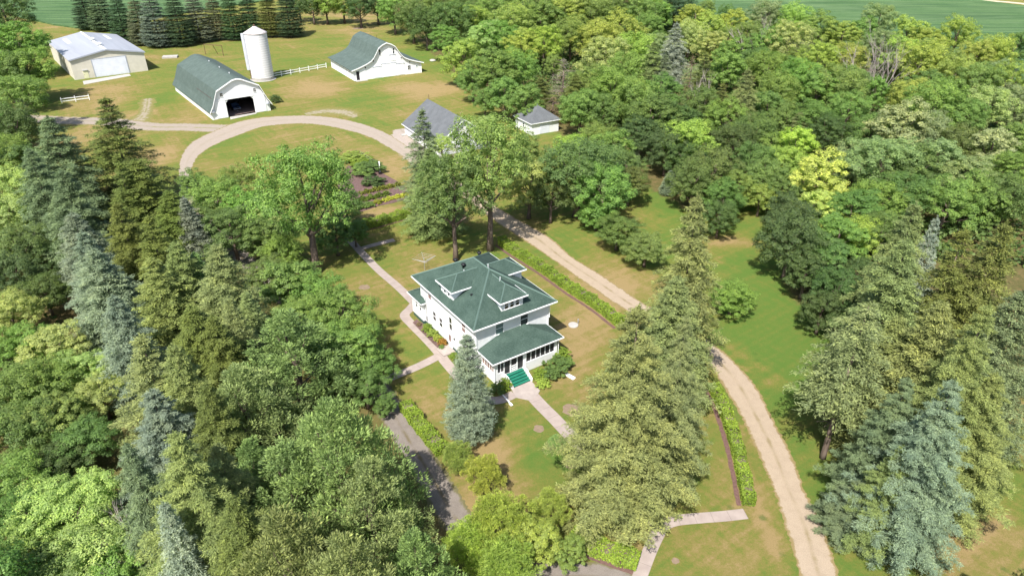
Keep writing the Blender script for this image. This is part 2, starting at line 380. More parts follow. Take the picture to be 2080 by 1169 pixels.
reg_broad('pineB', 11, 14, 5.2, rt=.3, lobes=24, sub=11, per=620, base=.02, leaf=.19, shape='cone', mode='tuft', lobe=.38, puff=.38)
reg_spruce('sA', 21, 14, 3.6, levels=25, nb=13, twigs=9, droop=.22, ragged=.16, leaf=.36, power=.82, fine=6)
reg_spruce('sB', 22, 14, 3.6, rt=.14, levels=26, nb=13, twigs=10, droop=.22, ragged=.28, leaf=.38, keep=.95, wide=.34, power=.74, fine=9)
reg_spruce('sC', 23, 16, 3.6, rt=.14, levels=26, nb=11, twigs=10, droop=.20, ragged=.34, leaf=.42, tip_up=.16, keep=.85, power=.82, fine=8)
reg_spruce('tiered', 24, 12, 2.7, levels=22, nb=18, twigs=8, low=.02, droop=.10, power=.68, ragged=.06, leaf=.28, tip_up=.10, fine=7)
reg_spruce('layered', 31, 12, 2.7, levels=19, nb=20, twigs=9, low=.02, droop=.05, power=.66, ragged=.05, leaf=.26, tip_up=.13, fine=8, wide=.26)
reg_spruce('giant', 25, 20, 5.6, rt=.3, levels=28, nb=12, twigs=13, low=.02, droop=.20, power=.88, ragged=.26, leaf=.46, fine=18, wide=.30, keep=.92)
reg_spruce('giantB', 28, 20, 5.2, rt=.3, levels=27, nb=12, twigs=13, low=.0, droop=.14, power=.80, ragged=.28, leaf=.46, fine=20, wide=.30, keep=.92)
reg_spruce('high', 26, 18, 3.9, rt=.26, stubs=26, slo=.22, shi=.42, levels=22, nb=10, twigs=9, low=.34, droop=.22, power=.6, ragged=.34, leaf=.40, keep=.85)
reg_spruce('dead', 27, 14, 2.6, levels=26, nb=8, twigs=6, droop=.18, ragged=.3, leaf=.2, keep=.6, stubs=50, slo=.05, shi=.95, fine=3)
def poly_tree(name, var, x, y, H, R, color, rot, label, group=None, cat='tree', trunk=True, z=0.0):
    v = VAR[var]; o = thing(name, label, cat, (x, y, z), rot, group)
    sc = (R/v['R'], R/v['R'], H/v['H'])
    c = bpy.data.objects.new('crown' if cat == 'tree' else 'foliage', v['crown']); link(c, o); c.scale = sc; c.color = (*color, 1)
    if trunk and v['trunk']:
        t = bpy.data.objects.new('trunk' if cat == 'tree' else 'stems', v['trunk']); link(t, o); t.scale = sc
    return o
#MARK

# ================================================================== GROUND
def wpatch(x, y, rx, ry, val):
    a = P(x, y); d = depth(a[0], a[1], 0); sx = rx*d/FPX; sy = ry*d/FPX*(d/CAM_H)
    return (a[0], a[1], sx, sy, val)
PATCH = [wpatch(*p) for p in [
    # dry (tan) places +, lush green places -
    (985, 965, 60, 70, .8), (870, 820, 50, 70, .6), (1120, 925, 60, 45, -.55), (1120, 760, 60, 60, -.1), (1180, 780, 60, 50, .35), (1190, 640, 60, 60, .6),
    (790, 690, 60, 60, .15), (780, 600, 60, 50, .15), (880, 545, 60, 40, .45), (870, 740, 50, 40, -.3), (1560, 610, 90, 130, -1.0), (1500, 700, 60, 60, -.6), (1620, 720, 60, 90, -.9), (1640, 950, 50, 140, -.5),
    (1440, 500, 40, 60, .3), (1400, 450, 70, 40, -.5), (1350, 400, 50, 30, -.9), (1490, 490, 50, 12, .9), (1200, 490, 60, 40, -.1), (1270, 570, 80, 30, .7), (1140, 480, 50, 30, -.3), (1530, 1000, 12, 120, 1.0), (1460, 960, 40, 60, .3),
    (1440, 1110, 120, 50, .15), (1280, 1080, 60, 30, .8), (1550, 1050, 20, 100, .8), (1980, 1080, 120, 50, .7), (2060, 1000, 50, 60, -.4), (1500, 722, 40, 12, .9), (1530, 745, 40, 10, .9), (1570, 775, 40, 10, .8), (1480, 700, 30, 10, .8), (1150, 690, 40, 40, .5), (1000, 920, 40, 40, .7), (1240, 610, 40, 20, .6),
    (600, 300, 160, 30, .25), (450, 300, 60, 20, -.3), (390, 285, 60, 18, -.6), (700, 345, 60, 20, .4), (800, 340, 30, 30, .8), (790, 430, 60, 14, .9), (330, 310, 40, 40, .9), (150, 290, 60, 30, .8), (230, 200, 60, 30, .5), (290, 230, 40, 15, .9),
    (200, 180, 40, 15, .7), (330, 200, 30, 20, -.5), (400, 235, 60, 20, .4), (330, 150, 60, 20, -.2), (300, 115, 50, 8, .6), (640, 180, 90, 20, .75), (750, 200, 60, 20, -.5), (870, 180, 90, 14, .9), (680, 230, 40, 12, .8), (900, 200, 100, 25, .3),
    (700, 60, 160, 12, .4), (860, 110, 60, 20, -.5), (720, 30, 140, 12, .6), (600, 130, 40, 20, -.3), (90, 60, 60, 10, .3), (60, 100, 60, 20, -.2), (660, 270, 200, 8, .1), (1240, 590, 60, 12, .5),
    (170, 660, 60, 60, .7), (120, 610, 60, 40, .6), (250, 900, 300, 200, .35), (60, 1130, 120, 50, .5), (1400, 640, 60, 60, .3)]]
def fbm(x, y, seed=0):
    s = np.zeros_like(x); a = 1.0; rs = np.random.RandomState(seed); fr = 1/26.
    for o in range(6):
        for k in range(3):
            th = rs.uniform(0, 6.28); ph = rs.uniform(0, 6.28, 2)
            u = (x*math.cos(th) + y*math.sin(th))*fr; v_ = (-x*math.sin(th) + y*math.cos(th))*fr
            s += a*np.sin(6.28*u + ph[0] + 1.7*np.sin(5.1*v_ + ph[1]))*np.cos(4.9*v_ + ph[1])
        a *= .62; fr *= 1.9
    return s/3.2
def dryness(x, y):
    d = .50 + .30*fbm(x, y, 3)
    for (px, py, sx, sy, v) in PATCH: d = d + .62*v*np.exp(-(((x-px)/sx)**2 + ((y-py)/sy)**2))
    return d
def axis_(lo, hi, step, far):
    a = list(np.arange(lo, hi + .01, step)); e = step; p = hi
    while p < far: e *= 1.5; p += e; a.append(p)
    e = step; p = lo
    while p > -far: e *= 1.5; p -= e; a.insert(0, p)
    return np.array(a)
gx = axis_(-170, 190, 1.1, 3500); gy = axis_(15, 330, 1.1, 3500)
XX, YY = np.meshgrid(gx, gy); ZZ = 0.035*fbm(XX, YY, 9)*0
nx, ny = len(gx), len(gy)
idx = np.arange(nx*ny).reshape(ny, nx)
F = np.stack([idx[:-1, :-1], idx[:-1, 1:], idx[1:, 1:], idx[1:, :-1]], -1).reshape(-1, 4)
me = npmesh('ground', np.stack([XX, YY, ZZ], -1).reshape(-1, 3), F)
at = me.attributes.new('dry', 'FLOAT', 'POINT'); at.data.foreach_set('value', np.clip(dryness(XX, YY), .12, 1.15).astype(np.float32).ravel())
# leaf litter under the woods
WOODS = [[(790,0),(1000,-60),(1420,-40),(1440,70),(1560,55),(1700,60),(1850,95),(1960,120),(2080,160),(2200,260),(2190,560),(2080,800),(1900,1000),(1760,900),(1720,700),(1600,590),(1560,420),(1490,400),(1400,430),(1300,370),(1280,350),(1100,250),(1010,220),(960,180),(900,130),(840,70)],
         [(-500,-60),(0,-20),(30,60),(60,150),(60,260),(110,330),(180,380),(330,380),(420,420),(520,430),(560,560),(640,600),(760,730),(810,860),(900,1060),(1020,1180),(900,1500),(-900,1500)]]
WPOLY = [[P(*q) for q in poly] for poly in WOODS]
def inside(x, y, poly):
    c = np.zeros_like(x, bool); n = len(poly)
    for i in range(n):
        x1, y1 = poly[i]; x2, y2 = poly[(i+1) % n]
        with np.errstate(divide='ignore', invalid='ignore'):
            c ^= ((y1 > y) != (y2 > y)) & (x < (x2-x1)*(y-y1)/((y2-y1) or 1e-9) + x1)
    return c
lit = (inside(XX, YY, WPOLY[0])*1.0 + inside(XX, YY, WPOLY[1])*.8)
at = me.attributes.new('litter', 'FLOAT', 'POINT'); at.data.foreach_set('value', np.clip(lit, 0, 1).astype(np.float32).ravel())
def lawn_mat():
    m = NT('lawn', .95, .08)
    at = m.n('ShaderNodeAttribute', attribute_name='dry'); li = m.n('ShaderNodeAttribute', attribute_name='litter')
    n1 = m.noise(.9, 9, .80); n2 = m.noise(4.5, 6, .8); n3 = m.noise(.12, 3); n4 = m.noise(22, 2, .8)
    st = m.streak(36, 1.05, .03); st2 = m.streak(124, .9, .025)
    v = m.math('ADD', at.outputs['Fac'], m.math('MULTIPLY', m.math('SUBTRACT', n1, .5), 1.6))
    v = m.math('ADD', v, m.math('MULTIPLY', m.math('SUBTRACT', st, .5), .85))
    v = m.math('ADD', v, m.math('MULTIPLY', m.math('MULTIPLY', m.math('SUBTRACT', st2, .5), m.ramp(n3, [(.45, g(0)), (.6, g(1))])), .95))
    v = m.math('ADD', v, m.math('MULTIPLY', m.math('SUBTRACT', n2, .5), .9))
    col = m.ramp(v, [(-.0, (.095, .170, .030)), (.25, (.125, .172, .034)), (.5, (.172, .180, .040)), (.72, (.235, .188, .062)), (1.0, (.32, .225, .105))])
    col = m.mix(m.ramp(n4, [(.35, g(.5)), (.6, g(0))]), col, (.06, .075, .02))
    lc = m.ramp(n1, [(.3, (.05, .06, .02)), (.55, (.13, .10, .045)), (.75, (.24, .15, .08))])
    col = m.mix(m.math('MULTIPLY', li.outputs['Fac'], .85), col, lc)
    vo = m.n('ShaderNodeTexVoronoi'); vo.inputs['Scale'].default_value = .42; tc = m.n('ShaderNodeTexCoord'); m.l(tc.outputs['Object'], vo.inputs['Vector'])
    wd_ = m.math('MULTIPLY', m.ramp(m.math('ADD', vo.outputs['Distance'], m.math('MULTIPLY', n2, .25)), [(.20, g(1)), (.30, g(0))]), m.ramp(n3, [(.42, g(0)), (.6, g(.6))]))
    col = m.mix(wd_, col, (.055, .105, .022))
    m.color(col); m.bump(m.math('ADD', n4, n2), .8, .08); return m.m
me.materials.append(lawn_mat())
ground = bpy.data.objects.new('ground', me); link(ground); tag(ground, kind='structure')

# ---- ribbons: roads and walks
def smooth_path(pts, n=10):
    out = []; k = len(pts)
    for i in range(k-1):
        p0, p1, p2, p3 = pts[max(i-1, 0)], pts[i], pts[i+1], pts[min(i+2, k-1)]
        for j in range(n):
            t = j/n; out.append([.5*((2*p1[c]) + (-p0[c]+p2[c])*t + (2*p0[c]-5*p1[c]+4*p2[c]-p3[c])*t*t + (-p0[c]+3*p1[c]-3*p2[c]+p3[c])*t**3) for c in range(len(p1))])
    out.append(list(pts[-1])); return out
def ribbon(name, pts, mat, z, jag=.0, kind='structure', curve=True, seed=0, thick=0):
    """pts: (x, y, width) in metres"""
    if curve: pts = smooth_path(pts, 22 if jag else 10)
    rs = np.random.RandomState(seed); V = []; U = []; s = 0; cross = 9
    for i, p in enumerate(pts):
        a = pts[max(i-1, 0)]; b = pts[min(i+1, len(pts)-1)]; dx, dy = b[0]-a[0], b[1]-a[1]; L = math.hypot(dx, dy) or 1; nx_, ny_ = -dy/L, dx/L
        if i: s += math.hypot(p[0]-pts[i-1][0], p[1]-pts[i-1][1])
        j = rs.uniform(-jag, jag, 2)
        for c in range(cross):
            u = c/(cross-1); off = (u-.5)*p[2] + (j[0] if c == 0 else j[1] if c == cross-1 else 0)
            V.append((p[0]+nx_*off, p[1]+ny_*off, z)); U.append((u, s))
    n = len(pts); id_ = np.arange(n*cross).reshape(n, cross)
    Fq = np.stack([id_[:-1, :-1], id_[:-1, 1:], id_[1:, 1:], id_[1:, :-1]], -1).reshape(-1, 4)[:, ::-1]
    me = npmesh(name, V, Fq, uv=U); me.materials.append(mat); o = bpy.data.objects.new(name, me); link(o)
    if kind: tag(o, kind=kind)
    return o
def gravel_mat(name, base, dark, centre, grass, centre_amt=.7, edge=.10):
    m = NT(name, .95, .1); tc = m.n('ShaderNodeTexCoord'); sep = m.n('ShaderNodeSeparateXYZ'); m.l(tc.outputs['UV'], sep.inputs[0]); u = sep.outputs[0]
    n1 = m.noise(1.1, 5, .65); n2 = m.noise(14, 3, .8); n3 = m.noise(.35, 4)
    col = m.ramp(n2, [(.3, dark), (.5, base), (.75, tuple(min(1, x*1.12) for x in base))])
    col = m.mix(m.ramp(n1, [(.45, g(0)), (.75, g(.5))]), col, dark)
    dc = m.math('ABSOLUTE', m.math('SUBTRACT', u, .5))
    strip = m.ramp(m.math('ADD', dc, m.math('MULTIPLY', m.math('SUBTRACT', n1, .5), .22)), [(.0, g(1)), (.09, g(0))])
    col = m.mix(m.math('MULTIPLY', m.math('MULTIPLY', strip, m.ramp(n3, [(.4, g(.15)), (.6, g(1))])), centre_amt), col, centre)
    e = m.ramp(m.math('ADD', dc, m.math('MULTIPLY', m.math('SUBTRACT', n1, .5), edge*2.2)), [(.5-edge, g(0)), (.5-edge*.45, g(1))])
    e = m.math('MULTIPLY', e, m.ramp(n2, [(.3, g(1)), (.7, g(.75))]))
    col = m.mix(e, col, grass); m.color(col); m.bump(m.math('ADD', n2, n1), .5, .04); return m.m
GR = gravel_mat('gravel_drive', (.345, .275, .200), (.245, .19, .135), (.21, .165, .09), (.20, .15, .06), .85)
GR2 = gravel_mat('gravel_loop', (.34, .29, .25), (.25, .205, .17), (.20, .17, .11), (.20, .17, .075), .45, .05)
GR3 = gravel_mat('worn_track', (.30, .255, .21), (.21, .17, .13), (.19, .18, .07), (.20, .17, .07), 1.0, .12)
def edges(rows):
    """rows of photo-pixel edge points (x1,y1,x2,y2) -> (x,y,width)"""
    ab = [(P(x1, y1), P(x2, y2)) for x1, y1, x2, y2 in rows]; mid = [((a[0]+b[0])/2, (a[1]+b[1])/2) for a, b in ab]; out = []
    for i, (a, b) in enumerate(ab):
        p, q = mid[max(i-1, 0)], mid[min(i+1, len(mid)-1)]; L = math.hypot(q[0]-p[0], q[1]-p[1]) or 1
        out.append((*mid[i], abs((b[0]-a[0])*(q[1]-p[1]) - (b[1]-a[1])*(q[0]-p[0]))/L))
    return out
def cline(rows, wd): return [(*P(x, y), wd) for x, y in rows]
def narrow(rows, k): return [(x, y, w_*k) for x, y, w_ in rows]
ribbon('driveway', edges([(1664,1350,1790,1350),(1624,1169,1705,1169),(1596,1070,1674,1070),(1572,997,1633,992),(1541,923,1604,915),(1508,850,1563,838),(1476,795,1535,783),(1445,750,1497,740),(1392,712,1440,690),(1330,670,1372,645)])
       + edges([(1278,636,1292,605),(1200,582,1206,548),(1140,540,1150,513),(1082,500,1102,472),(1016,456,1030,432),(955,412,968,392),(900,372,912,350),(848,338,862,316)])
       + [], GR, .012, .12, seed=1)
GR5 = gravel_mat('loop_gravel', (.315, .265, .215), (.235, .195, .155), (.22, .185, .11), (.20, .165, .065), .35, .06)
ribbon('loop_drive', narrow(edges([(858,345,872,322),(822,322,812,287),(762,286,770,262),(702,266,706,242),(640,254,643,234),(580,254,577,234),(522,262,508,240),(478,280,455,256),(434,300,407,276),(404,322,378,300),(392,345,364,330),(388,380,362,378),(420,440,385,445)]), .86), GR5, .010, .2, seed=11)
ribbon('farm_track', cline([(470,262),(430,260),(369,258),(320,258),(274,254),(230,248),(191,246),(120,244),(40,240)], 6.2), GR3, .008, .3, seed=2)
ribbon('service_road', cline([(395,420),(470,500),(560,590),(640,650),(720,720),(775,800),(815,868),(850,925),(890,990),(925,1050),(985,1115),(1080,1165),(1230,1175),(1350,1230),(1500,1300)], 2.9), gravel_mat('shaded_gravel', (.21, .18, .155), (.12, .10, .085), (.12, .095, .05), (.12, .11, .045), .9, .14), .008, .15, seed=3)  # gravel darkened, tree shade over this road put into its colour
GR4 = gravel_mat('thin_gravel', (.30, .255, .19), (.20, .17, .10), (.17, .16, .05), (.16, .15, .035), 1.0, .42)
ribbon('loading_patch', [(*P(300,200),4), (*P(296,225),3.5), (*P(285,240),5), (*P(276,252),5)], GR4, .004, .5, seed=4)
ribbon('gravel_apron', [(*P(620,232),3),(*P(660,226),6),(*P(700,228),6),(*P(722,238),3)], GR4, .004, .8, seed=5)
ribbon('garage_apron', [(*P(812,262),3), (*P(838,285),10), (*P(870,325),8), (*P(895,345),5)], GR2, .004, .4, seed=6)
CW = M['concrete']
HO = (-4.066, 60.183); HA = rad(33.9)
def hw(x, y): return (HO[0] + x*math.cos(HA) - y*math.sin(HA), HO[1] + x*math.sin(HA) + y*math.cos(HA))
def slab_poly(name, pts, mat, z0, z1, kind='structure'):
    o = MB().prism([(x, y, z0) for x, y in pts][::1], (0, 0, z1-z0)).build(name, mat)
    if kind: tag(o, kind=kind)
    return o
def walk(name, pts, wd, z, mat=CW):
    """slabbed walk with tooled joints every 1.5 m"""
    w_ = [(*P(x, y), wd) for x, y in pts]; return ribbon(name, w_, mat, z, 0, curve=True)
def joint_mat():
    m = NT('concrete_walk', .9, .2); tc = m.n('ShaderNodeTexCoord'); sep = m.n('ShaderNodeSeparateXYZ'); m.l(tc.outputs['UV'], sep.inputs[0])
    fr = m.math('FRACT', m.math('DIVIDE', sep.outputs[1], 1.5)); n1 = m.noise(1.0, 5, .6); n2 = m.noise(20, 3, .7)
    col = m.ramp(n1, [(.3, (.27, .22, .195)), (.7, (.36, .30, .265))]); col = m.mix(m.math('MULTIPLY', n2, .4), col, (.30, .25, .22))
    j = m.ramp(fr, [(.0, g(.75)), (.035, g(.0))]); col = m.mix(j, col, (.13, .11, .09))
    ed = m.ramp(m.math('ABSOLUTE', m.math('SUBTRACT', sep.outputs[0], .5)), [(.45, g(0)), (.5, g(.6))]); col = m.mix(ed, col, (.2, .17, .1))
    m.color(col); m.bump(n2, .2, .01); return m.m
WK = joint_mat()
walk('back_walk', [(696,470),(720,497),(745,524),(772,551),(808,582),(843,616)], 1.2, .020, WK)
walk('clothesline_walk', [(736,504),(768,495),(801,487)], 1.1, .024, WK)
walk('side_walk', [(843,616),(832,628),(822,641),(838,660),(862,684),(888,712),(905,735),(925,758),(950,785),(985,810),(1015,812),(1045,800)], 1.25, .028, WK)
walk('west_walk', [(893,722),(868,735),(840,748),(800,764),(760,782)], 1.2, .032, WK)
walk('front_walk', [(1062,782),(1078,800),(1098,822),(1128,852),(1160,886),(1200,928),(1260,995),(1310,1040),(1345,1068)], 1.5, .036, WK)
walk('drive_walk', [(1515,1043),(1470,1048),(1420,1052),(1372,1057),(1345,1068),(1337,1082),(1320,1118),(1302,1164),(1285,1210)], 1.15, .040, WK)
slab_poly('entry_slab', [hw(2.3,-3.75), hw(4.9,-3.75), hw(4.7,-5.7), hw(3.6,-6.4), hw(2.9,-6.5), hw(1.9,-5.2)], M['concrete'], -.2, .055)
slab_poly('side_stoop', [hw(-.9,5.5), hw(.69,5.5), hw(.69,7.3), hw(-.9,7.3)], M['concrete'], -.2, .16)
slab_poly('shed_apron', [P(168,165), P(262,150), P(266,154), P(170,172)], M['slab'], -.1, .03)
slab_poly('barn_ramp', [P(468,243), P(521,231), P(520,226), P(467,236)], M['slab'], -.1, .05)
# circular bare spots
for nm, (px, py), r in (('bare_spot', (1163, 832), 1.05), ('bare_spot', (1095, 870), .55), ('bare_spot', (1160, 943), .6), ('bare_spot', (740, 583), .75), ('bare_spot', (727, 58), 2.2), ('bare_spot', (1372, 1138), .3)):
    x, y = P(px, py); rs = random.Random(px)
    slab_poly(nm, [(x + r*math.cos(a*.314)*rs.uniform(.8, 1.15), y + r*math.sin(a*.314)*rs.uniform(.8, 1.15)) for a in range(20)], mottled('bare_soil', (.17, .125, .08), (.24, .175, .12), 3, .95) if nm not in bpy.data.materials else None, -.1, .006)

# ---- crop fields beyond the trees
def crop_mat():
    m = NT('crop_rows', .8, .15); n1 = m.noise(.04, 5, .6); n2 = m.noise(1.2, 4, .7); rows = m.noise(.55, 2, .4, stretch=(.04, 1, 1, -14)); n4 = m.noise(.22, 4, .6, stretch=(.2, 1, 1, -14))
    col = m.ramp(n2, [(.3, (.05, .105, .035)), (.7, (.09, .16, .055))])
    col = m.mix(m.ramp(n1, [(.4, g(0)), (.75, g(.7))]), col, (.13, .20, .08))
    col = m.mix(m.ramp(rows, [(.42, g(.55)), (.5, g(0))]), col, (.022, .06, .022))
    col = m.mix(m.ramp(n4, [(.5, g(0)), (.8, g(.5))]), col, (.16, .23, .11))
    m.color(col); m.bump(m.math('ADD', n2, rows), .9, .3); return m.m
CROP = crop_mat()
def field(label, pts):
    q = [P(*p) for p in pts]; o = slab_poly('crop_field', q, CROP, 0, .55, None)
    return tag(o, label, 'crop field', None, 'stuff')
field('wide dark green crop field beyond the woods at the upper right', [(1380,60),(1395,-40),(1500,-120),(3600,-120),(2600,90),(2080,12),(1960,-14),(2080,20),(2700,120),(2700,300),(2080,190),(1900,130),(1700,70),(1550,60)][:5] + [(2300,60),(2080,24),(1990,4),(1900,-14),(1890,0),(2080,170),(1940,130),(1700,75),(1550,62)] if 0 else [(1380,60),(1400,-60),(1850,-60),(1990,2),(2080,14),(2400,70),(2500,220),(2080,175),(1940,130),(1700,75),(1550,62)])
field('dark green crop field behind the row of spruces at the upper left', [(-260,40),(-200,-60),(640,-60),(610,-6),(560,0),(420,20),(300,40),(200,62),(170,60),(110,52),(40,36),(0,20)])
field('green crop field beyond the pale lane in the far upper right corner', [(1940,-70),(2900,-70),(2700,60),(2200,5)])
ribbon('lane', [(*P(1870,-14),5), (*P(1960,-2),5), (*P(2080,8),5.5), (*P(2300,40),6)], plain('dry_lane', (.50, .42, .30), .9), .01, .5, seed=8)
# ---- garden bed
slab_poly('garden_bed', [P(x, y) for x, y in [(706,338),(732,322),(774,350),(806,368),(828,385),(829,402),(800,412),(770,418),(735,430),(706,424),(690,400),(684,368)]], M['soil'], -.1, .05)

# ================================================================== BUILDINGS
def window(parent, x, y, z, wd, ht, face='y-', glass='glass', cols=1, rows=2, name='window', flat=False, prot=.06, trim='white', label=None):
    """x,y,z: middle of the window on the wall face"""
    rot = {'y-': 0, 'x-': -math.pi/2, 'x+': math.pi/2, 'y+': math.pi}[face]
    b = MB(); t = .075; a, h = wd/2, ht/2
    b.box(-a-t, a+t, -prot, .03, h, h+t+.03); b.box(-a-t-.03, a+t+.03, -prot-.03, .03, -h-t, -h)
    b.box(-a-t, -a, -prot+.003, .028, -h, h); b.box(a, a+t, -prot+.003, .028, -h, h)
    for r in range(1, rows): zz = -h + ht*r/rows; b.box(-a, a, -prot+.018, .026, zz-.025, zz+.025)
    for c in range(1, cols): xx = -a + wd*c/cols; b.box(xx-.02, xx+.02, -prot+.022, .024, -h, h)
    f = b.build(name, M[trim], parent); f.location = (x, y, z); f.rotation_euler = (0, 0, rot)
    if label: f['label'] = label
    p = MB().box(-a, a, -.012, .02, -h, h).build('pane', M[glass], parent if flat else f)
    if flat: p.location = (x, y, z); p.rotation_euler = (0, 0, rot)
    return f
def panel(name, parent, x0, x1, z0, z1, mat, y=-.03, th=.05, rails=0):
    b = MB().box(x0, x1, y-th, y+th, z0, z1)
    for k in range(rails): zz = z0 + (z1-z0)*(k+1)/(rails+1); b.box(x0+.02, x1-.02, y-th-.02, y-th, zz-.04, zz+.04)
    return b.build(name, mat, parent)
def hip_solid(x0, x1, y0, y1, z, top, th=.16):
    """closed hip roof; top = [(x,y,z) ridge start, ridge end]"""
    a, b = top; m = MB(); A, B_, C_, D = (x0,y0,z), (x1,y0,z), (x1,y1,z), (x0,y1,z)
    n = len(m.v); m.v += [A, B_, C_, D, a, b] + [(p[0], p[1], z-th) for p in (A, B_, C_, D)]
    if abs(a[1]-b[1]) >= abs(a[0]-b[0]): m.f += [(0,1,4), (1,2,5,4), (2,3,5), (3,0,4,5)]
    else: m.f += [(0,1,5,4), (1,2,5), (2,3,4,5), (3,0,4)]
    m.f += [(0,6,7,1), (1,7,8,2), (2,8,9,3), (3,9,6,0), (6,9,8,7)]
    return m
def fascia(parent, x0, x1, y0, y1, z0, z1, t=.07, name='gutter', mat='white'):
    m = MB(); m.box(x0-t, x1+t, y0-t, y0-.003, z0, z1); m.box(x0-t, x1+t, y1+.003, y1+t, z0, z1)
    m.box(x0-t, x0-.003, y0, y1, z0, z1); m.box(x1+.003, x1+t, y0, y1, z0, z1); return m.build(name, M[mat], parent)
def cap_line(m, a, b, w_=.17): m.tube([a, b], w_*.6, 4, True)

def farmhouse():
    h = thing('farmhouse', 'two-storey white farmhouse with green hip roof, dormers and a screened front porch', 'house', (HO[0], HO[1], 0), HA)
    W = M['wsiding']
    MB().box(.74, 10.36, .74, 13.76, 0, .5).build('foundation', M['skirt'], h)
    body = MB().box(.7, 10.4, .7, 13.8, .5, 6.16).build('wall', W, h)
    MB().box(.64, .79, .64, .79, .5, 6.16).build('corner_board', M['white'], h); MB().box(10.3, 10.43, .64, .7, .5, 6.16).build('corner_board', M['white'], h)
    r = hip_solid(0, 11.06, 0, 14.5, 6.30, [(5.53, 5.53, 9.56), (5.53, 8.97, 9.56)]).build('roof', M['groof'], h)
    MB().box(.02, 11.04, .02, 14.48, 6.10, 6.135).build('soffit', M['white'], r)
    fascia(r, 0, 11.06, 0, 14.5, 6.12, 6.27)
    c = MB()
    for e in ((0,0), (11.06,0)): cap_line(c, (e[0], e[1], 6.30), (5.53, 5.53, 9.57))
    for e in ((0,14.5), (11.06,14.5)): cap_line(c, (e[0], e[1], 6.30), (5.53, 8.97, 9.57))
    cap_line(c, (5.53, 5.4, 9.57), (5.53, 9.1, 9.57)); c.build('ridge_cap', M['cap'], r)
    # roof furniture
    for x, y, z, hh in ((5.6, 5.9, 9.5, .55), (5.53, 3.3, 9.1, .5), (3.4, 7.6, 8.7, .5)):
        MB().tube([(x, y, z-.3), (x, y, z+hh)], .06, 8).tube([(x, y, z-.05), (x, y, z+.06)], .12, 8).build('vent_pipe', M['pipe'], r)
    for x, y in ((4.1, 8.9), (4.9, 12.2), (8.3, 12.3)):
        z = 6.3 + .59*min(x, 14.5-y, 11.06-x)
        MB().lathe([(.15, z-.2), (.15, z+.28), (.25, z+.30), (.29, z+.42), (.22, z+.52), (.05, z+.56)], x, y, 14).build('roof_vent', M['black'], r, True)
    MB().box(2.35, 2.6, 4.3, 4.55, 7.6, 7.85).build('roof_flashing', M['black'], r)
    # dormers
    def dormer(x, y, rot, wins):
        s = MB().box(-1.42, 1.42, .4, 2.9, 6.45, 8.04); d = s.build('dormer', W, h); d.location = (x, y, 0); d.rotation_euler = (0, 0, rot)
        m = MB(); z = 8.12; a = 1.8; t = .13
        v = [(-a,0,z),(a,0,z),(0,a,z+1.08),(0,4.55,z+1.08),(a,2.95,z),(-a,2.95,z)]
        lo = [(p[0],p[1],z-t) for p in (v[0],v[1],v[4],v[5])]
        m.v = v + lo; m.f = [(0,1,2),(1,4,3,2),(0,2,3,5),(0,6,7,1),(1,7,8,4),(5,9,6,0),(6,9,8,7)]
        rf = m.build('roof', M['groof'], d)
        MB().box(-a-.06,a+.06,-.07,-.003,z-.15,z-.01).box(-a-.06,-a-.003,0,2.9,z-.15,z-.01).box(a+.003,a+.06,0,2.9,z-.15,z-.01).build('fascia', M['white'], d)
        cp = MB(); cap_line(cp, (-a,0,z), (0,a,z+1.09), .12); cap_line(cp, (a,0,z), (0,a,z+1.09), .12); cap_line(cp, (0,a-.1,z+1.09), (0,4.4,z+1.09), .12); cp.build('ridge_cap', M['cap'], d)
        for wx in wins: window(d, wx, .39, 7.38, .46, .86, flat=True)
    dormer(5.53, .5, 0, (-.78, -.05, .68)); dormer(.5, 7.25, -math.pi/2, (-.45, .45)); dormer(10.56, 7.25, math.pi/2, (-.45, .45))
    # windows: left (sunlit) wall
    for yy, zz, wd, ht, gl in ((10.35, 2.45, .72, 1.25, 'glass'), (8.75, 2.4, .72, 1.25, 'glass'), (6.35, 3.55, .62, 1.75, 'glass'), (11.3, 4.95, .75, 1.2, 'litscreen'), (3.35, 4.65, .75, 1.25, 'litscreen'), (2.3, 2.3, .75, 1.4, 'glass')):
        window(h, .7, yy, zz, wd, ht, 'x-', gl)
    window(h, 3.7, .7, 4.95, .95, 1.5, 'y-', 'curtain'); window(h, 7.0, .7, 4.98, .98, 1.55, 'y-', 'glass')
    for yy, zz in ((3, 5), (9.5, 5), (4, 2.2), (10.5, 2.2)): window(h, 10.4, yy, zz, .8, 1.4, 'x+')
    for xx in (3.4, 7.6): window(h, xx, 13.8, 5, .8, 1.4, 'y+')
    d = MB().box(.62, .72, 6.15, 7.0, .2, 2.15).build('side_door', M['white'], h)
    MB().box(.58, .625, 6.35, 6.8, 1.1, 1.9).build('pane', M['litscreen'], d); MB().box(.56, .62, 6.22, 6.27, 1.0, 1.08).build('handle', M['black'], d)
    MB().box(.55, .7, 12.2, 12.5, .9, 1.5).tube([(.6, 12.35, 1.5), (.6, 12.35, 4.0)], .03, 6).build('electric_meter', M['galv'], h)
    MB().box(.6, .7, 5.55, 5.7, 1.75, 1.95).build('wall_lamp', M['black'], h)
    for x, y in ((.62, .6), (10.5, .6)): MB().tube([(x-.0, y-.45, 6.1), (x, y, 5.85), (x, y, 3.9 if x < 5 else 4.0)], .05, 6).build('downspout', M['white'], h)
    for x in (1.35, 10.0): MB().lathe([(.03, 5.84), (.13, 5.9), (.1, 6.0), (.05, 6.1)], x, .25, 10).build('soffit_lamp', M['lamp'], h, True)
    # sun room behind the left corner
    MB().box(.44, 7.5, 12.95, 15.75, 0, .5).build('foundation', M['skirt'], h)
    MB().box(.4, 7.5, 12.9, 15.8, .5, 3.2).build('sunroom_wall', W, h)
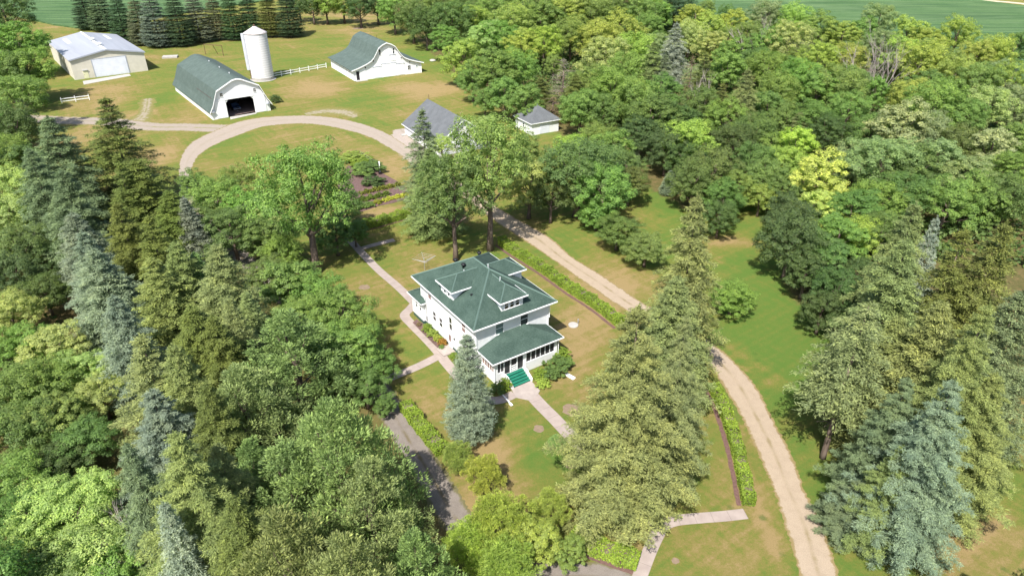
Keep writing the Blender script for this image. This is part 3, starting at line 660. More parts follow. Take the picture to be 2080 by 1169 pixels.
    m = MB(); m.v = [(0,12.5,3.28),(0,16.2,3.28),(7.9,16.2,3.28),(7.9,12.5,3.28),(1.7,13.9,4.3),(6.2,13.9,4.3),(0,12.5,3.15),(0,16.2,3.15),(7.9,16.2,3.15),(7.9,12.5,3.15)]
    m.f = [(0,4,1),(1,4,5,2),(2,5,3),(0,3,5,4),(0,1,7,6),(1,2,8,7),(2,3,9,8),(3,0,6,9),(6,7,8,9)]
    sr = m.build('sunroom_roof', M['groof'], h); MB().box(-.06,-.003,12.47,16.23,3.13,3.25).box(-.06,.66,12.43,12.497,3.13,3.25).box(0,7.9,16.203,16.26,3.13,3.25).build('gutter', M['white'], sr)
    for yy in (13.45, 14.5): window(h, .4, yy, 2.25, .5, 1.05, 'x-')
    window(h, 3, 15.8, 2.2, .8, 1.1, 'y+')
    # ---- porch
    px0, px1, py0, py1 = 1.3, 9.6, -2.1, .7
    MB().box(px0+.08, px1-.08, py0+.08, py1, 0, .78).build('porch_floor', M['plank'], h)
    pw = MB()
    pw.box(px0, 2.42, py0, py0+.12, .05, 1.3).box(5.1, px1, py0, py0+.12, .05, 1.3).box(px0, px0+.12, py0+.12, py1, .05, 1.3).box(px1-.12, px1, py0+.12, py1, .05, 1.3)
    pw.box(px0, px1, py0, py0+.12, 2.78, 3.0).box(px0, px0+.12, py0+.12, py1, 2.78, 3.0).box(px1-.12, px1, py0+.12, py1, 2.78, 3.0)
    pw.build('porch_wall', W, h)
    for x in (px0+.14, px1-.14, 5.2): MB().box(x-.17, x+.17, py0-.03, py0+.28, .04, 2.99).build('porch_post', M['white'], h)
    def screens(xa, xb, n, z0, z1, side=None):
        for k in range(n):
            a = xa + (xb-xa)*k/n; b = xa + (xb-xa)*(k+1)/n; t = .045
            m = MB()
            def bx(p0, p1, q0, q1):
                if side is None: m.box(p0, p1, py0+.03, py0+.09, q0, q1)
                else: m.box(side-.03, side+.03, p0, p1, q0, q1)
            bx(a, a+t, z0, z1); bx(b-t, b, z0, z1); bx(a+t, b-t, z0, z0+t); bx(a+t, b-t, z1-t, z1)
            s = m.build('screen_panel', M['white'], h)
            mm = MB()
            if side is None: mm.box(a+t, b-t, py0+.05, py0+.07, z0+t, z1-t)
            else: mm.box(side-.01, side+.01, a+t, b-t, z0+t, z1-t)
            mm.build('screen', M['screen' if side is None or side > 5 else 'litscreen'], s)
    screens(1.62, 2.42, 2, 1.3, 2.78); screens(5.4, 9.28, 6, 1.3, 2.78)
    screens(py0+.2, py1-.1, 5, 1.3, 2.78, px0+.06); screens(py0+.2, py1-.1, 5, 1.3, 2.78, px1-.06)
    screens(2.5, 3.28, 1, .8, 2.78); screens(4.22, 5.02, 1, .8, 2.78)
    m = MB().box(3.28, 3.38, py0-.02, py0+.1, .8, 2.78).box(4.12, 4.22, py0-.02, py0+.1, .8, 2.78).box(3.38, 4.12, py0-.02, py0+.1, 2.62, 2.78)
    for z in (.82, 1.05, 1.28, 1.55): m.box(3.38, 4.12, py0-.01, py0+.05, z, z+.06)
    for x in (3.62, 3.86): m.box(x, x+.05, py0-.01, py0+.05, .85, 1.58)
    dd = m.build('screen_door', M['white'], h); MB().box(3.4, 4.1, py0+.055, py0+.07, .82, 2.6).build('screen', M['screen'], dd)
    x0, x1, y0, z = .78, 10.2, -2.5, 3.12
    m = MB(); m.v = [(x0,y0,z),(x1,y0,z),(7.0,.7,4.3),(3.96,.7,4.3),(x0,.75,z),(x1,.75,z),(x0,y0,z-.13),(x1,y0,z-.13),(x1,.75,z-.13),(x0,.75,z-.13)]
    m.f = [(0,1,2,3),(1,5,2),(0,3,4),(0,6,7,1),(1,7,8,5),(4,9,6,0),(6,9,8,7),(3,2,5,4)]
    pr = m.build('porch_roof', M['groof'], h)
    MB().box(x0-.07,x1+.07,y0-.07,y0-.003,z-.16,z-.02).box(x0-.07,x0-.003,y0,.75,z-.16,z-.02).box(x1+.003,x1+.07,y0,.75,z-.16,z-.02).build('gutter', M['white'], pr)
    for x in (1.2, 9.75): MB().tube([(x, y0-.02, 3.0), (x, py0-.12, 2.75), (x, py0-.1, .3), (x, py0-.5, .12)], .045, 6).build('downspout', M['white'], h)
    st = MB(); sr_ = MB()
    for k in range(5):
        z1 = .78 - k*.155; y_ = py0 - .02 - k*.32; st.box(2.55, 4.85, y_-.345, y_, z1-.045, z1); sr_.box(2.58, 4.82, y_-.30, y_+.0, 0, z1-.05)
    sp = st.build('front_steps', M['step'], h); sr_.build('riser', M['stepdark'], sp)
    for x in (2.36, 4.87):
        MB().prism([(x, py0-.02, 0), (x, py0-1.75, 0), (x, py0-1.75, .35), (x, py0-.75, .95), (x, py0-.02, 1.0)], (.17, 0, 0)).build('stair_cheek', M['white'], h)
    return h
farmhouse()

# ---- long downspout extension, splash block, disc
def sbox(name, mat, px, py, L, wd, z0, z1, rot, label, cat, bev=.02):
    x, y = P(px, py); o = MB().box(-L/2, L/2, -wd/2, wd/2, z0, z1).build(name, M[mat], None, bevel=bev); o.location = (x, y, 0); o.rotation_euler = (0, 0, rot)
    return tag(o, label, cat)
a_ = HA - math.pi/2
o = thing('downspout_extension', 'long white downspout extension lying across the walk by the porch corner', 'drain pipe', (*P(1028, 811), 0), math.atan2(P(1037,820)[1]-P(1020,801)[1], P(1037,820)[0]-P(1020,801)[0]))
MB().box(-.95, .8, -.06, .06, .08, .18).build('pipe', M['white'], o, bevel=.01); MB().box(.78, 1.25, -.14, .14, .05, .14).build('outlet', M['white'], o, bevel=.02)
o = thing('splash_block', 'small white splash block on the lawn beside the front shrubs', 'splash block', (*P(1158, 765), 0), a_ + .2)
MB().box(-.6, .6, -.16, .16, .0, .08).build('tray', M['white'], o); MB().box(-.6, .6, -.2, -.16, 0, .16).box(-.6, .6, .16, .2, 0, .16).build('rim', M['white'], o)
o = thing('well_cap', 'round pale concrete well cap with a pump stub right of the house', 'well cap', (*P(1164.5, 660.5), 0))
MB().lathe([(.62, -.1), (.62, .12), (.55, .16), (.02, .17)], seg=28).build('lid', M['slab'], o); MB().tube([(.62, .45, 0), (.62, .45, .55)], .06, 8).box(.54, .70, .38, .52, .5, .62).build('pump_stub', M['galv'], o)
# ---- rotary clothesline
x, y = P(862.9, 548)
o = thing('clothesline', 'umbrella-shaped rotary clothesline on the lawn behind the house', 'clothesline', (x, y, 0), .3)
MB().tube([(0,0,0),(0,0,1.95)], .035, 8).build('pole', M['galv'], o)
for k in range(4):
    a = k*math.pi/2; MB().tube([(0,0,1.35), (math.cos(a)*1.7, math.sin(a)*1.7, 2.02)], .02, 6).build('arm', M['galv'], o)
m = MB()
for r in (.7, 1.0, 1.3, 1.6):
    z = 1.35 + r*.395
    for k in range(4):
        a, b = k*math.pi/2, (k+1)*math.pi/2; m.tube([(math.cos(a)*r, math.sin(a)*r, z), (math.cos(b)*r, math.sin(b)*r, z)], .013, 4, False)
m.build('line', M['galv'], o)

# ---- steel machine shed
def machine_shed():
    ang = rad(38.5); Wd, D, ze, zr = 19.6, 36.0, 5.6, 7.4
    h = thing('machine_shed', 'big tan ribbed steel shed with a pale metal roof and white overhead door', 'shed', (-125.2, 199.2, 0), ang)
    mid = Wd/2; W = M['shedsiding']
    MB().prism([(0,0,0),(Wd,0,0),(Wd,0,ze-.12),(mid,0,zr-.12),(0,0,ze-.12)], (0, .2, 0)).prism([(0,D-.2,0),(Wd,D-.2,0),(Wd,D-.2,ze-.12),(mid,D-.2,zr-.12),(0,D-.2,ze-.12)], (0,.2,0)).box(0,.2,.2,D-.2,0,ze-.15).box(Wd-.2,Wd,.2,D-.2,0,ze-.15).build('wall', W, h)
    t = .14; e = .3; s = (zr-ze)/mid
    r = MB().prism([(-e,-.35,ze-e*s),(mid,-.35,zr),(Wd+e,-.35,ze-e*s),(Wd+e,-.35,ze-e*s-t),(mid,-.35,zr-t),(-e,-.35,ze-e*s-t)], (0, D+.7, 0)).build('roof', M['steelroof'], h)
    f = MB().prism([(-e-.02,-.42,ze-e*s+.03),(mid,-.42,zr+.03),(Wd+e+.02,-.42,ze-e*s+.03),(Wd+e+.02,-.42,ze-e*s-.36),(mid,-.42,zr-.36),(-e-.02,-.42,ze-e*s-.36)], (0,.068,0)); f.build('fascia', M['shingle_trim'], r)
    MB().prism([(mid-.35,-.3,zr-.03),(mid,-.3,zr+.06),(mid+.35,-.3,zr-.03)], (0,D+.6,0)).build('ridge_cap', M['skylight'], r)
    for y in (7.5, 17.5): MB().lathe([(.45,zr-.3),(.45,zr+.25),(.85,zr+.35),(.8,zr+.55),(.3,zr+.8),(.02,zr+.85)], mid, y, 16).build('roof_ventilator', M['skylight'], r, True)
    for xa, xb in ((3.6, 4.6), (15.0, 16.0)):
        MB().prism([(xa,23,ze+ (xa if xa<mid else Wd-xa)*s+.035),(xb,23,ze+(xb if xb<mid else Wd-xb)*s+.035),(xb,32,ze+(xb if xb<mid else Wd-xb)*s+.035),(xa,32,ze+(xa if xa<mid else Wd-xa)*s+.035)], (0,0,-.03)).build('skylight', M['skylight'], r)
    MB().box(5.3,5.55,-.06,-.003,0,4.85).box(14.35,14.6,-.06,-.003,0,4.85).box(5.3,14.6,-.06,-.004,4.85,5.08).build('door_frame', M['shingle_trim'], h)
    MB().box(5.55,14.35,-.05,-.002,.02,4.85).build('overhead_door', M['door'], h)
    d = MB().box(2.5,3.75,-.06,-.002,.05,2.3).build('side_door', M['cream'], h); MB().box(2.58,2.64,-.11,-.06,1.05,1.2).build('handle', M['black'], d); MB().box(2.42,3.83,-.3,-.002,2.32,2.38).build('door_hood', M['shingle_trim'], d)
machine_shed()

# ---- gambrel garage barn with a car inside
def poly_wall(m, pts, y0, th): m.prism([(x, y0, z) for x, z in pts], (0, th, 0))
def roof_shell(prof, y0, y1, th):
    m = MB(); low = [(x, z-th) for x, z in prof]; m.prism([(x, y0, z) for x, z in prof] + [(x, y0, z) for x, z in reversed(low)], (0, y1-y0, 0)); return m
def rake_trim(prof, y, w_=.28, th=.08):
    m = MB()
    for (x0, z0), (x1, z1) in zip(prof[:-1], prof[1:]): m.prism([(x0,y,z0+.03),(x1,y,z1+.03),(x1,y,z1-w_),(x0,y,z0-w_)], (0,th,0))
    return m
def gambrel_barn():
    ang = rad(36.6); Wd, D = 13.9, 34.5
    h = thing('garage_barn', 'long white gambrel barn with faded green roof and an open doorway with a car inside', 'barn', (-70.6, 159.36, 0), ang)
    prof = [(-.45,1.7),(.55,3.3),(1.95,6.6),(5.9,8.55),(6.95,8.75),(8.0,8.55),(11.95,6.6),(13.35,3.3),(14.35,1.7)]
    r = roof_shell(prof, -.45, D+.3, .14).build('roof', M['broof'], h)
    rake_trim(prof, -.54).build('rake_board', M['white'], r)
    wl = [(.0,0),(3.7,0),(3.7,3.4),(4.4,4.2),(9.5,4.2),(10.2,3.4),(10.2,0),(13.9,0),(13.9,1.85),(13.2,3.2),(11.85,6.42),(8.0,8.36),(6.95,8.55),(5.9,8.36),(2.05,6.42),(.7,3.2),(0,1.85)]
    m = MB(); poly_wall(m, wl, 0, .18); m.box(0,.2,.18,D-.2,0,1.75).box(13.7,13.9,.18,D-.2,0,1.75)
    poly_wall(m, [(0,0),(13.9,0)] + wl[8:], D-.2, .2)
    m.build('wall', M['barnsiding'], h)
    MB().box(.2,13.7,.18,D-.2,-.05,.05).build('floor', M['floor_in'], h)
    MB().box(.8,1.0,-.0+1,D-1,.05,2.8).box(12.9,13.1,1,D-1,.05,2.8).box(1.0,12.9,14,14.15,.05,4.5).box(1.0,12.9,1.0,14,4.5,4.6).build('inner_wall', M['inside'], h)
    for xa, xb in ((1.0, 3.62), (10.28, 12.9)): panel('sliding_door', h, xa, xb, .1, 4.05, M['white'], -.06, .04)
    MB().box(1.0,12.9,-.16,-.11,4.2,4.38).build('door_track', M['white'], h)
    for x in (3.05, 10.85): window(h, x, 0, 5.4, .6, .85, rows=2, cols=2, prot=.05)
    for x in (.35, 13.55): MB().prism([(x-.5,-.5,1.75),(x+.5,-.5,1.75),(x,-.5,2.2)], (0,.45,0)).build('corner_return', M['shingle_trim'], h)
    for y in (6, 14, 23): MB().lathe([(.12,8.2),(.12,8.85),(.2,8.9),(.02,9.0)], 7.4, y, 8).build('roof_vent', M['pipe'], r)
    return ang
ang1 = gambrel_barn()
def car():
    x, y = -70.6 + 7.2*math.cos(ang1) - 4.4*math.sin(ang1), 159.36 + 7.2*math.sin(ang1) + 4.4*math.cos(ang1)
    h = thing('car', 'dark blue car parked nose-out inside the open barn doorway', 'car', (x, y, .05), ang1)
    prof = [(0,.35),(0,.72),(.25,.88),(1.35,1.0),(2.0,1.48),(3.5,1.52),(4.5,1.05),(4.9,1.0),(4.95,.35)]
    MB().prism([(-.9, p, z) for p, z in prof], (1.8, 0, 0)).build('body', M['blue'], h, bevel=.08)
    MB().prism([(-.72,1.42,1.06),(.72,1.42,1.06),(.66,1.98,1.46),(-.66,1.98,1.46)], (0,-.03,.02)).build('windscreen', M['glass'], h)
    for s in (-1, 1):
        MB().lathe([(.13,-.04),(.13,.03),(.05,.06)], 0, 0, 14).build('headlight', M['lamp'], h).rotation_euler = (math.pi/2, 0, 0)
        h.children[-1].location = (s*.66, -.02, .66)
        for yy in (.95, 3.9):
            w_ = MB().lathe([(.2,-.11),(.32,-.11),(.34,0),(.32,.11),(.2,.11)], 0, 0, 18).build('wheel', M['tyre'], h); w_.rotation_euler = (0, math.pi/2, 0); w_.location = (s*.82, yy, .34)
            MB().lathe([(.19,-.115),(.19,.115),(.05,.125)], 0, 0, 12).build('rim', M['chrome'], w_)
        MB().prism([(s*.91, 1.55, 1.04), (s*.91, 1.98, 1.42), (s*.91, 3.4, 1.46), (s*.91, 4.2, 1.08)], (s*.008, 0, 0)).build('side_window', M['glass'], h)
    MB().box(-.85,.85,-.12,-.01,.38,.52).build('bumper', M['chrome'], h, bevel=.02); MB().box(-.45,.45,-.03,.02,.56,.78).build('grille', M['black'], h)
car()

# ---- white barn with flared gambrel roof
def flared_barn():
    ang = rad(30.9); Wd, D = 20.85, 20.6
    h = thing('flared_barn', 'white barn with a flared faded green gambrel roof and wide lean-to wings', 'barn', (-44.9, 197.98, 0), ang)
    half = [(-.7,3.0),(1.6,3.62),(3.8,4.35),(5.3,5.05),(6.2,5.85),(7.0,7.0),(7.9,8.4),(9.0,9.1),(10.42,9.62)]
    prof = half + [(20.85-x, z) for x, z in reversed(half[:-1])]
    r = roof_shell(prof, -.55, D+.4, .14).build('roof', M['broof'], h)
    rake_trim(prof, -.64, .24).build('rake_board', M['white'], r)
    inn = [(0,0),(20.85,0),(20.85,3.0)] + [(20.85-x, z-.16) for x, z in half[1:]] + [(x, z-.16) for x, z in reversed(half[1:-1])] + [(0,3.0)]
    m = MB(); poly_wall(m, inn, 0, .2); poly_wall(m, inn, D-.2, .2); m.box(0,.2,.2,D-.2,0,3.08).box(20.65,20.85,.2,D-.2,0,3.08); m.build('wall', M['barnsiding'], h)
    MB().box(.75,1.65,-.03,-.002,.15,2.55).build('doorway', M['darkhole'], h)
    MB().box(.2,3.6,-1.3,-.01,-.1,.1).build('doorstep', M['slab'], h)
    panel('sliding_door', h, 1.75, 3.55, .15, 2.65, M['white'], -.06, .04)
    panel('hay_door', h, 5.9, 8.4, .2, 3.15, M['white'], -.05, .03, 1); panel('main_door', h, 8.6, 12.9, .1, 3.7, M['white'], -.07, .05)
    panel('sliding_door', h, 13.1, 15.4, .2, 3.3, M['white'], -.05, .035, 2); panel('loft_door', h, 11.2, 13.0, 4.4, 6.0, M['white'], -.05, .03)
    t = MB()
    for xa, xb, z in ((5.7,8.5,3.2),(13.0,15.6,3.38),(11.0,13.1,6.05),(8.3,13,3.8)): t.box(xa,xb,-.16,-.003,z,z+.1)
    t.build('door_track', M['shingle_trim'], h)
    for x in (8.35, 12.5): window(h, x, 0, 7.05, .45, 1.5, rows=2)
    window(h, 17.0, 0, 1.95, .9, 1.1, rows=2, cols=2); window(h, 19.4, 0, 2.1, .6, .35, rows=1, glass='curtain')
    for x, z in ((3.6,3.35),(17.2,3.35),(6.2,4.9),(14.7,4.9)): window(h, x, 0, z, .38, .42, rows=1)
    for y in (3.5, 6, 9, 12): window(h, 0, y, 1.7, .5, .9, 'x-', 'curtain')
    for x in (0.0, 20.85): MB().box(x-.09, x+.09, -.05, -.002, 0, 2.9).build('corner_board', M['white'], h)
    MB().tube([(10.4, 7, 9.5), (10.4, 7, 10.7)], .03, 5).build('lightning_rod', M['black'], r)
flared_barn()

# ---- grey roofed garage and hip roofed outbuilding
def gable_garage():
    ang = rad(30); Wd, D, ze, zr = 12.0, 17.6, 2.6, 6.9
    h = thing('grey_roofed_garage', 'white garage with a plain grey gable roof half hidden behind the yard trees', 'garage', (-15.0, 133.6, 0), ang)
    mid = Wd/2; s = (zr-ze)/mid; e = .5
    prof = [(-e, ze-e*s), (mid, zr), (Wd+e, ze-e*s)]
    r = roof_shell(prof, -.4, D+.4, .15).build('roof', M['grey'], h); rake_trim(prof, -.48, .26).build('rake_board', M['white'], r)
    MB().box(-e-.06,-e-.003,-.4,D+.4,ze-e*s-.16,ze-e*s-.02).build('gutter', M['white'], r)
    m = MB(); poly_wall(m, [(0,0),(Wd,0),(Wd,ze-.15),(mid,zr-.2),(0,ze-.15)], 0, .2); poly_wall(m, [(0,0),(Wd,0),(Wd,ze-.15),(mid,zr-.2),(0,ze-.15)], D-.2, .2); m.box(0,.2,.2,D-.2,0,ze-.2).box(Wd-.2,Wd,.2,D-.2,0,ze-.2)
    m.build('wall', M['barnsiding'], h)
    for x in (1.3, 6.8): MB().box(x, x+3.6, -.05, -.002, .05, 2.3).build('overhead_door', M['door'], h)
    for y in (4, 9): window(h, 0, y, 1.6, .7, .8, 'x-')
    MB().tube([(mid, D-.5, zr-.2), (mid, D-.5, zr+1.1)], .05, 6).build('vent_pipe', M['rust'], r)
    MB().box(-1.3,-.1,D-1.6,D-.6,0,.25).build('doorstep', M['slab'], h)
gable_garage()
def hip_outbuilding():
    ang = rad(30); L = 7.85
    h = thing('hip_roofed_outbuilding', 'small square white outbuilding with a grey pyramid roof at the wood edge', 'outbuilding', (4.2, 146.9, 0), ang)
    u, v = (math.cos(ang), math.sin(ang)), (-math.sin(ang), math.cos(ang))
    r = hip_solid(0, L, 0, L, 2.75, [(L/2, L/2-.05, 5.5), (L/2, L/2+.05, 5.5)]).build('roof', M['grey'], h); fascia(r, 0, L, 0, L, 2.58, 2.72)
    MB().box(.4, L-.4, .4, L-.4, 0, 2.6).build('wall', M['barnsiding'], h)
    window(h, .4, 3.9, 1.5, .7, .8, 'x-'); MB().box(2.5, 5.0, .34, .398, .05, 2.1).build('overhead_door', M['door'], h)
    MB().tube([(L/2, L/2, 5.4), (L/2, L/2, 5.8)], .07, 6).build('finial', M['shingle_trim'], r)
hip_outbuilding()

# ---- silo
def silo():
    x, y = -71.6, 200.3; R = 3.02; z1 = height_at(x, y, 66); z2 = z1 + 1.75
    h = thing('silo', 'tall round white stave silo with a domed cap and a side chute', 'silo', (x, y, 0), 0)
    MB().lathe([(R+.55,-.1),(R+.55,.12),(R+.1,.15),(R+.1,.9),(R-.1,.92)], seg=40).build('footing', M['slab'], h)
    MB().lathe([(R,.5),(R,z1)], seg=56).build('wall', M['silo'], h)
    hp = MB()
    for k in range(int(z1/.62)):
        z = .9 + k*.62
        if z < z1-.1: hp.lathe([(R+.004,z),(R+.03,z+.012),(R+.03,z+.03),(R+.004,z+.045)], seg=40)
    hp.build('hoop', M['white'], h)
    MB().lathe([(R+.16,z1-.12),(R+.18,z1),(R*.80,z1+.42),(R*.45,z1+1.0),(R*.12,z2-.15),(.02,z2)], seg=32).build('cap', M['silocap'], h, True)
    MB().lathe([(.25,z2-.15),(.3,z2+.2),(.1,z2+.35)], seg=10).build('cap_vent', M['rust'], h)
    a = rad(200); c = MB(); cx_, cy_ = math.cos(a)*(R+.35), math.sin(a)*(R+.35)
    c.tube([(cx_, cy_, 2.9), (cx_, cy_, z1-.1)], .55, 12); c.build('chute', M['chute'], h)
    MB().tube([(cx_+.2, cy_, 2.9), (cx_+.3, cy_-.1, .1)], .12, 6).build('fill_pipe', M['rust'], h)
silo()

# ---- fences, frame, slab, stones
def rail_fence(label, a, b, n, group=None):
    (xa, ya), (xb, yb) = P(*a), P(*b); L = math.hypot(xb-xa, yb-ya); h = thing('rail_fence', label, 'fence', (xa, ya, 0), math.atan2(yb-ya, xb-xa))
    for k in range(n+1):
        x = L*k/n; MB().box(x-.075, x+.075, -.075, .075, -.2, 1.45).prism([(x-.09,-.09,1.45),(x+.09,-.09,1.45),(x+.09,.09,1.45),(x-.09,.09,1.45)], (0,0,.05)).build('post', M['white'], h)
    for z in (.5, 1.12): MB().box(-.1, L+.1, -.035, .035, z-.08, z+.08).build('rail', M['white'], h)
rail_fence('short two-rail white fence standing alone in front of the tan shed', (126, 210), (182, 203), 2)
rail_fence('long two-rail white fence running from the silo to the white barn', (553, 158), (663, 138), 6)
def frame():
    (xa, ya), (xb, yb) = P(418, 111), P(454, 114); L = math.hypot(xb-xa, yb-ya)
    h = thing('swing_frame', 'bare rusty steel swing frame on the lawn behind the garage barn', 'swing frame', (xa, ya, 0), math.atan2(yb-ya, xb-xa))
    for x in (0, L): MB().tube([(x,0,0),(x,0,3.3)], .09, 6).build('leg', M['rust'], h)
    MB().tube([(0,0,3.3),(L,0,3.3)], .09, 6).build('top_bar', M['rust'], h); MB().tube([(L*.5,0,3.3),(L*.5,1.6,.1)], .08, 6).build('brace', M['rust'], h)
frame()
sbox('concrete_cover', 'slab', 346, 117, 4.6, 2.6, -.1, .55, .25, 'low pale concrete block in the grass behind the garage barn', 'concrete slab', .06)
def stone(px, py, s, label, mat='slab', flat=.5):
    x, y = P(px, py); rs = np.random.RandomState(int(px)); m = MB().lathe([(s*.7,-.1),(s,s*.15),(s*.9,s*flat*.6),(s*.5,s*flat),(.02,s*flat*1.05)], seg=12)
    m.v = [(a*(1+rs.uniform(-.12,.12)), b*(1+rs.uniform(-.12,.12)), c) for a, b, c in m.v]; o = m.build('boulder', M[mat], None, True); o.location = (x, y, 0); tag(o, label, 'rock')
stone(879, 124, 1.1, 'flat pale boulder in the grass right of the white barn')

# ================================================================== PLANTING
COL = dict(yg=(0.328, 0.392, 0.092), mid=(0.206, 0.294, 0.081), dark=(0.106, 0.157, 0.054), light=(0.367, 0.432, 0.156), lime=(0.367, 0.444, 0.092), grey=(0.258, 0.310, 0.151), pale=(0.374, 0.407, 0.198), deep=(0.152, 0.224, 0.069),
    yellow=(.50,.56,.15), gold=(.42,.44,.09), blue=(.235,.275,.205), silver=(.300,.340,.270), sage=(0.234, 0.270, 0.115), olive=(0.168, 0.196, 0.058), yelolive=(0.249, 0.278, 0.103), bluegreen=(0.185, 0.226, 0.128),
    pine=(0.259, 0.319, 0.127), pineg=(0.205, 0.288, 0.106), rust=(.30,.215,.13), deadgrey=(.34,.29,.24), forest=(0.095, 0.155, 0.078), golden=(.40,.33,.11))
WORD = dict(yg='yellow-green', mid='mid-green', dark='dark green', light='light green', lime='lime green', grey='grey-green', pale='pale green', deep='deep green', yellow='bright yellow', gold='golden green',
    blue='blue-grey', silver='silvery blue', sage='sage green', olive='olive green', yelolive='yellowish olive', bluegreen='blue-green', pine='soft green', pineg='fresh green', rust='rusty brown', deadgrey='dead grey', forest='dark green', golden='golden')
rt_ = random.Random(5)
PLACED = []; HL = []
def jit(c, a=.10): return tuple(max(0, x*(1 + rt_.uniform(-a, a))) for x in c)
ZONE = {'E': 'in the wood right of the yard', 'N': 'in the wood behind the white barn', 'L': 'in the grove left of the yard', 'M': 'in the belt of trees between the yard and the left grove', 'S': 'at the bottom edge of the photo', 'R': 'in the spruce group at the lower right', 'C': 'by the driveway behind the farmhouse'}
def broad(cx, cy, r, col, label=None, var=None, zone='E', base=None, Hf=2.15, name='broadleaf_tree', color=None, sq=1.0):
    """crown centre and crown radius as read off the photo"""
    rm = 5.0; r = r*1.15
    for _ in range(6):
        H = min(24, max(2.0, rm*Hf)); zc = H*.58; x, y = P(cx, cy, zc); rm = r*depth(x, y, zc)/FPX
    if base:
        x, y = P(*base); lo, hi = 1, 30
        for _ in range(30):
            m_ = (lo+hi)/2
            if Q(x, y, m_)[1] > cy: lo = m_
            else: hi = m_
        rm = r*depth(x, y, lo)/FPX; H = lo/.64
    var = var or rt_.choice(['bA', 'bB', 'bC', 'bD', 'bE'])
    grp = None
    if not label: label = f'{WORD[col]} broadleaf tree {ZONE[zone]}'; grp = f'{WORD[col]} broadleaf trees {ZONE[zone]}'
    PLACED.append((x, y, rm))
    return poly_tree(name, var, x, y, H, rm*sq, color or jit(COL[col]), rt_.uniform(0, 6.28), label, grp)
def conifer(tx, ty, by, wd, col, label=None, var=None, zone='L', name='spruce_tree', bx=None, sq=1.0):
    """tip pixel, foot pixel row, spread in pixels"""
    by = by - wd*.24; H = 12
    # the foot is on pixel row `by`; slide along the ground row until the tip lands on (tx, ty)
    bxp = tx
    for _ in range(12):
        x, y = P(bxp, by); H = height_at(x, y, ty); q = Q(x, y, H); bxp += (tx - q[0])
    rm = wd*.62*depth(x, y, H*.2)/FPX
    var = var or rt_.choice(['sA', 'sB', 'sA'])
    grp = None
    if not label: label = f'{WORD[col]} spruce {ZONE[zone]}'; grp = f'{WORD[col]} spruces {ZONE[zone]}'
    HL.append((label, round(H,1), round(rm,1))); PLACED.append((x, y, rm*.8))
    return poly_tree(name, var, x, y, H, rm*sq, jit(COL[col], .06), rt_.uniform(0, 6.28), label, grp)

# --- near the house
conifer(948, 680, 912, 96, 'blue', 'dense tiered blue spruce standing in front of the farmhouse left of its porch', 'layered')
conifer(1131, 882, 912, 34, 'pineg', 'tiny round dwarf conifer alone on the front lawn', 'tiered', name='dwarf_conifer')
# --- centre
broad(1030, 335, 80, 'mid', 'tall airy cottonwood with a thick bare trunk just behind the farmhouse', 'airy', 'C', base=(996, 508))
broad(922, 390, 68, 'deep', 'large open deep green tree behind the left half of the farmhouse', 'airy', 'C', base=(926, 528))
broad(988, 262, 30, 'light', 'small light green tree at the right corner of the grey roofed garage', 'bE', 'C')
broad(1066, 312, 40, 'mid', 'mid-green tree between the grey roofed garage and the pyramid roofed outbuilding', 'bE', 'C')
broad(1075, 375, 52, 'light', 'light green drooping tree right of the cottonwood crown', 'bE', 'C')
broad(1175, 352, 76, 'deep', 'very broad deep green tree in front of the pyramid roofed outbuilding', 'big', 'C', Hf=1.9)
broad(1160, 308, 36, 'yg', 'yellow-green tree just below the pyramid roofed outbuilding', 'bD', 'C')
broad(1225, 385, 58, 'mid', 'round mid-green tree right of the broad tree by the driveway', 'bA', 'C')
broad(1120, 395, 44, 'dark', 'dark tree at the edge of the driveway under the broad crown', 'bB', 'C')
broad(1278, 368, 38, 'olive', 'dull olive ragged tree between the driveway trees and the wood', 'bC', 'C')
for cx, cy, r, c, lab in ((1212, 435, 36, 'mid', 'rounded mid-green bush at the left end of the bushes along the drive lawn'), (1255, 468, 44, 'deep', 'large deep green bush in the middle of the bushes along the drive lawn'), (1312, 505, 42, 'mid', 'rounded bush at the lower right end of the bushes along the drive lawn'), (1488, 605, 44, 'mid', 'mid-green bushy tree peeping out right of the tall golden-tipped spruce')):
    broad(cx, cy, r, c, lab, 'bD', 'C', Hf=1.5, name='large_bush')
conifer(857, 222, 455, 100, 'bluegreen', 'tall thin spruce with drooping grey-green branches left of the cottonwood', 'sC')
conifer(872, 300, 500, 110, 'sage', 'lower sage green spruce at the foot of the tall thin spruce behind the house', 'sB')
conifer(1292, 289, 345, 26, 'silver', 'tiny silvery spruce at the wood edge above the dull olive tree', 'sA')
conifer(1363, 346, 403, 36, 'blue', 'small blue spruce alone at the edge of the green meadow strip', 'tiered')
# dead twiggy tree
def dead_tree(px, py, H, label, seed, rt=.14, n=7, spread=.45, group=None):
    x, y = P(px, py); o = thing('dead_tree', label, 'dead tree', (x, y, 0), 0, group)
    bare_branches(seed, H, rt, n, spread).build('bare_branches', M['palebark'], o, True); MB().tube([(0,0,-.2),(0,0,H*.12)], rt*2, 7).build('trunk', M['palebark'], o, True)
broad(898, 300, 26, 'light', 'small sparse light tree left of the garage gable', 'airy', 'C')
dead_tree(930, 345, 9, 'leafless grey tree in front of the garage gable', 4, .12, 4, .35)
dead_tree(1735, 200, 11, 'left bare silver tree of the leafless pair in the wood near the field', 1, .16, 5, .5)
dead_tree(1778, 205, 13, 'right bare silver tree of the leafless pair in the wood near the field', 2, .17, 6, .5)
dead_tree(1524, 140, 12, 'leafless pinkish tree standing in the upper wood', 3, .2, 6, .4)
dead_tree(1632, 160, 9, 'small leafless shrub-like tree below the bright green crown in the upper wood', 6, .12, 6, .6)
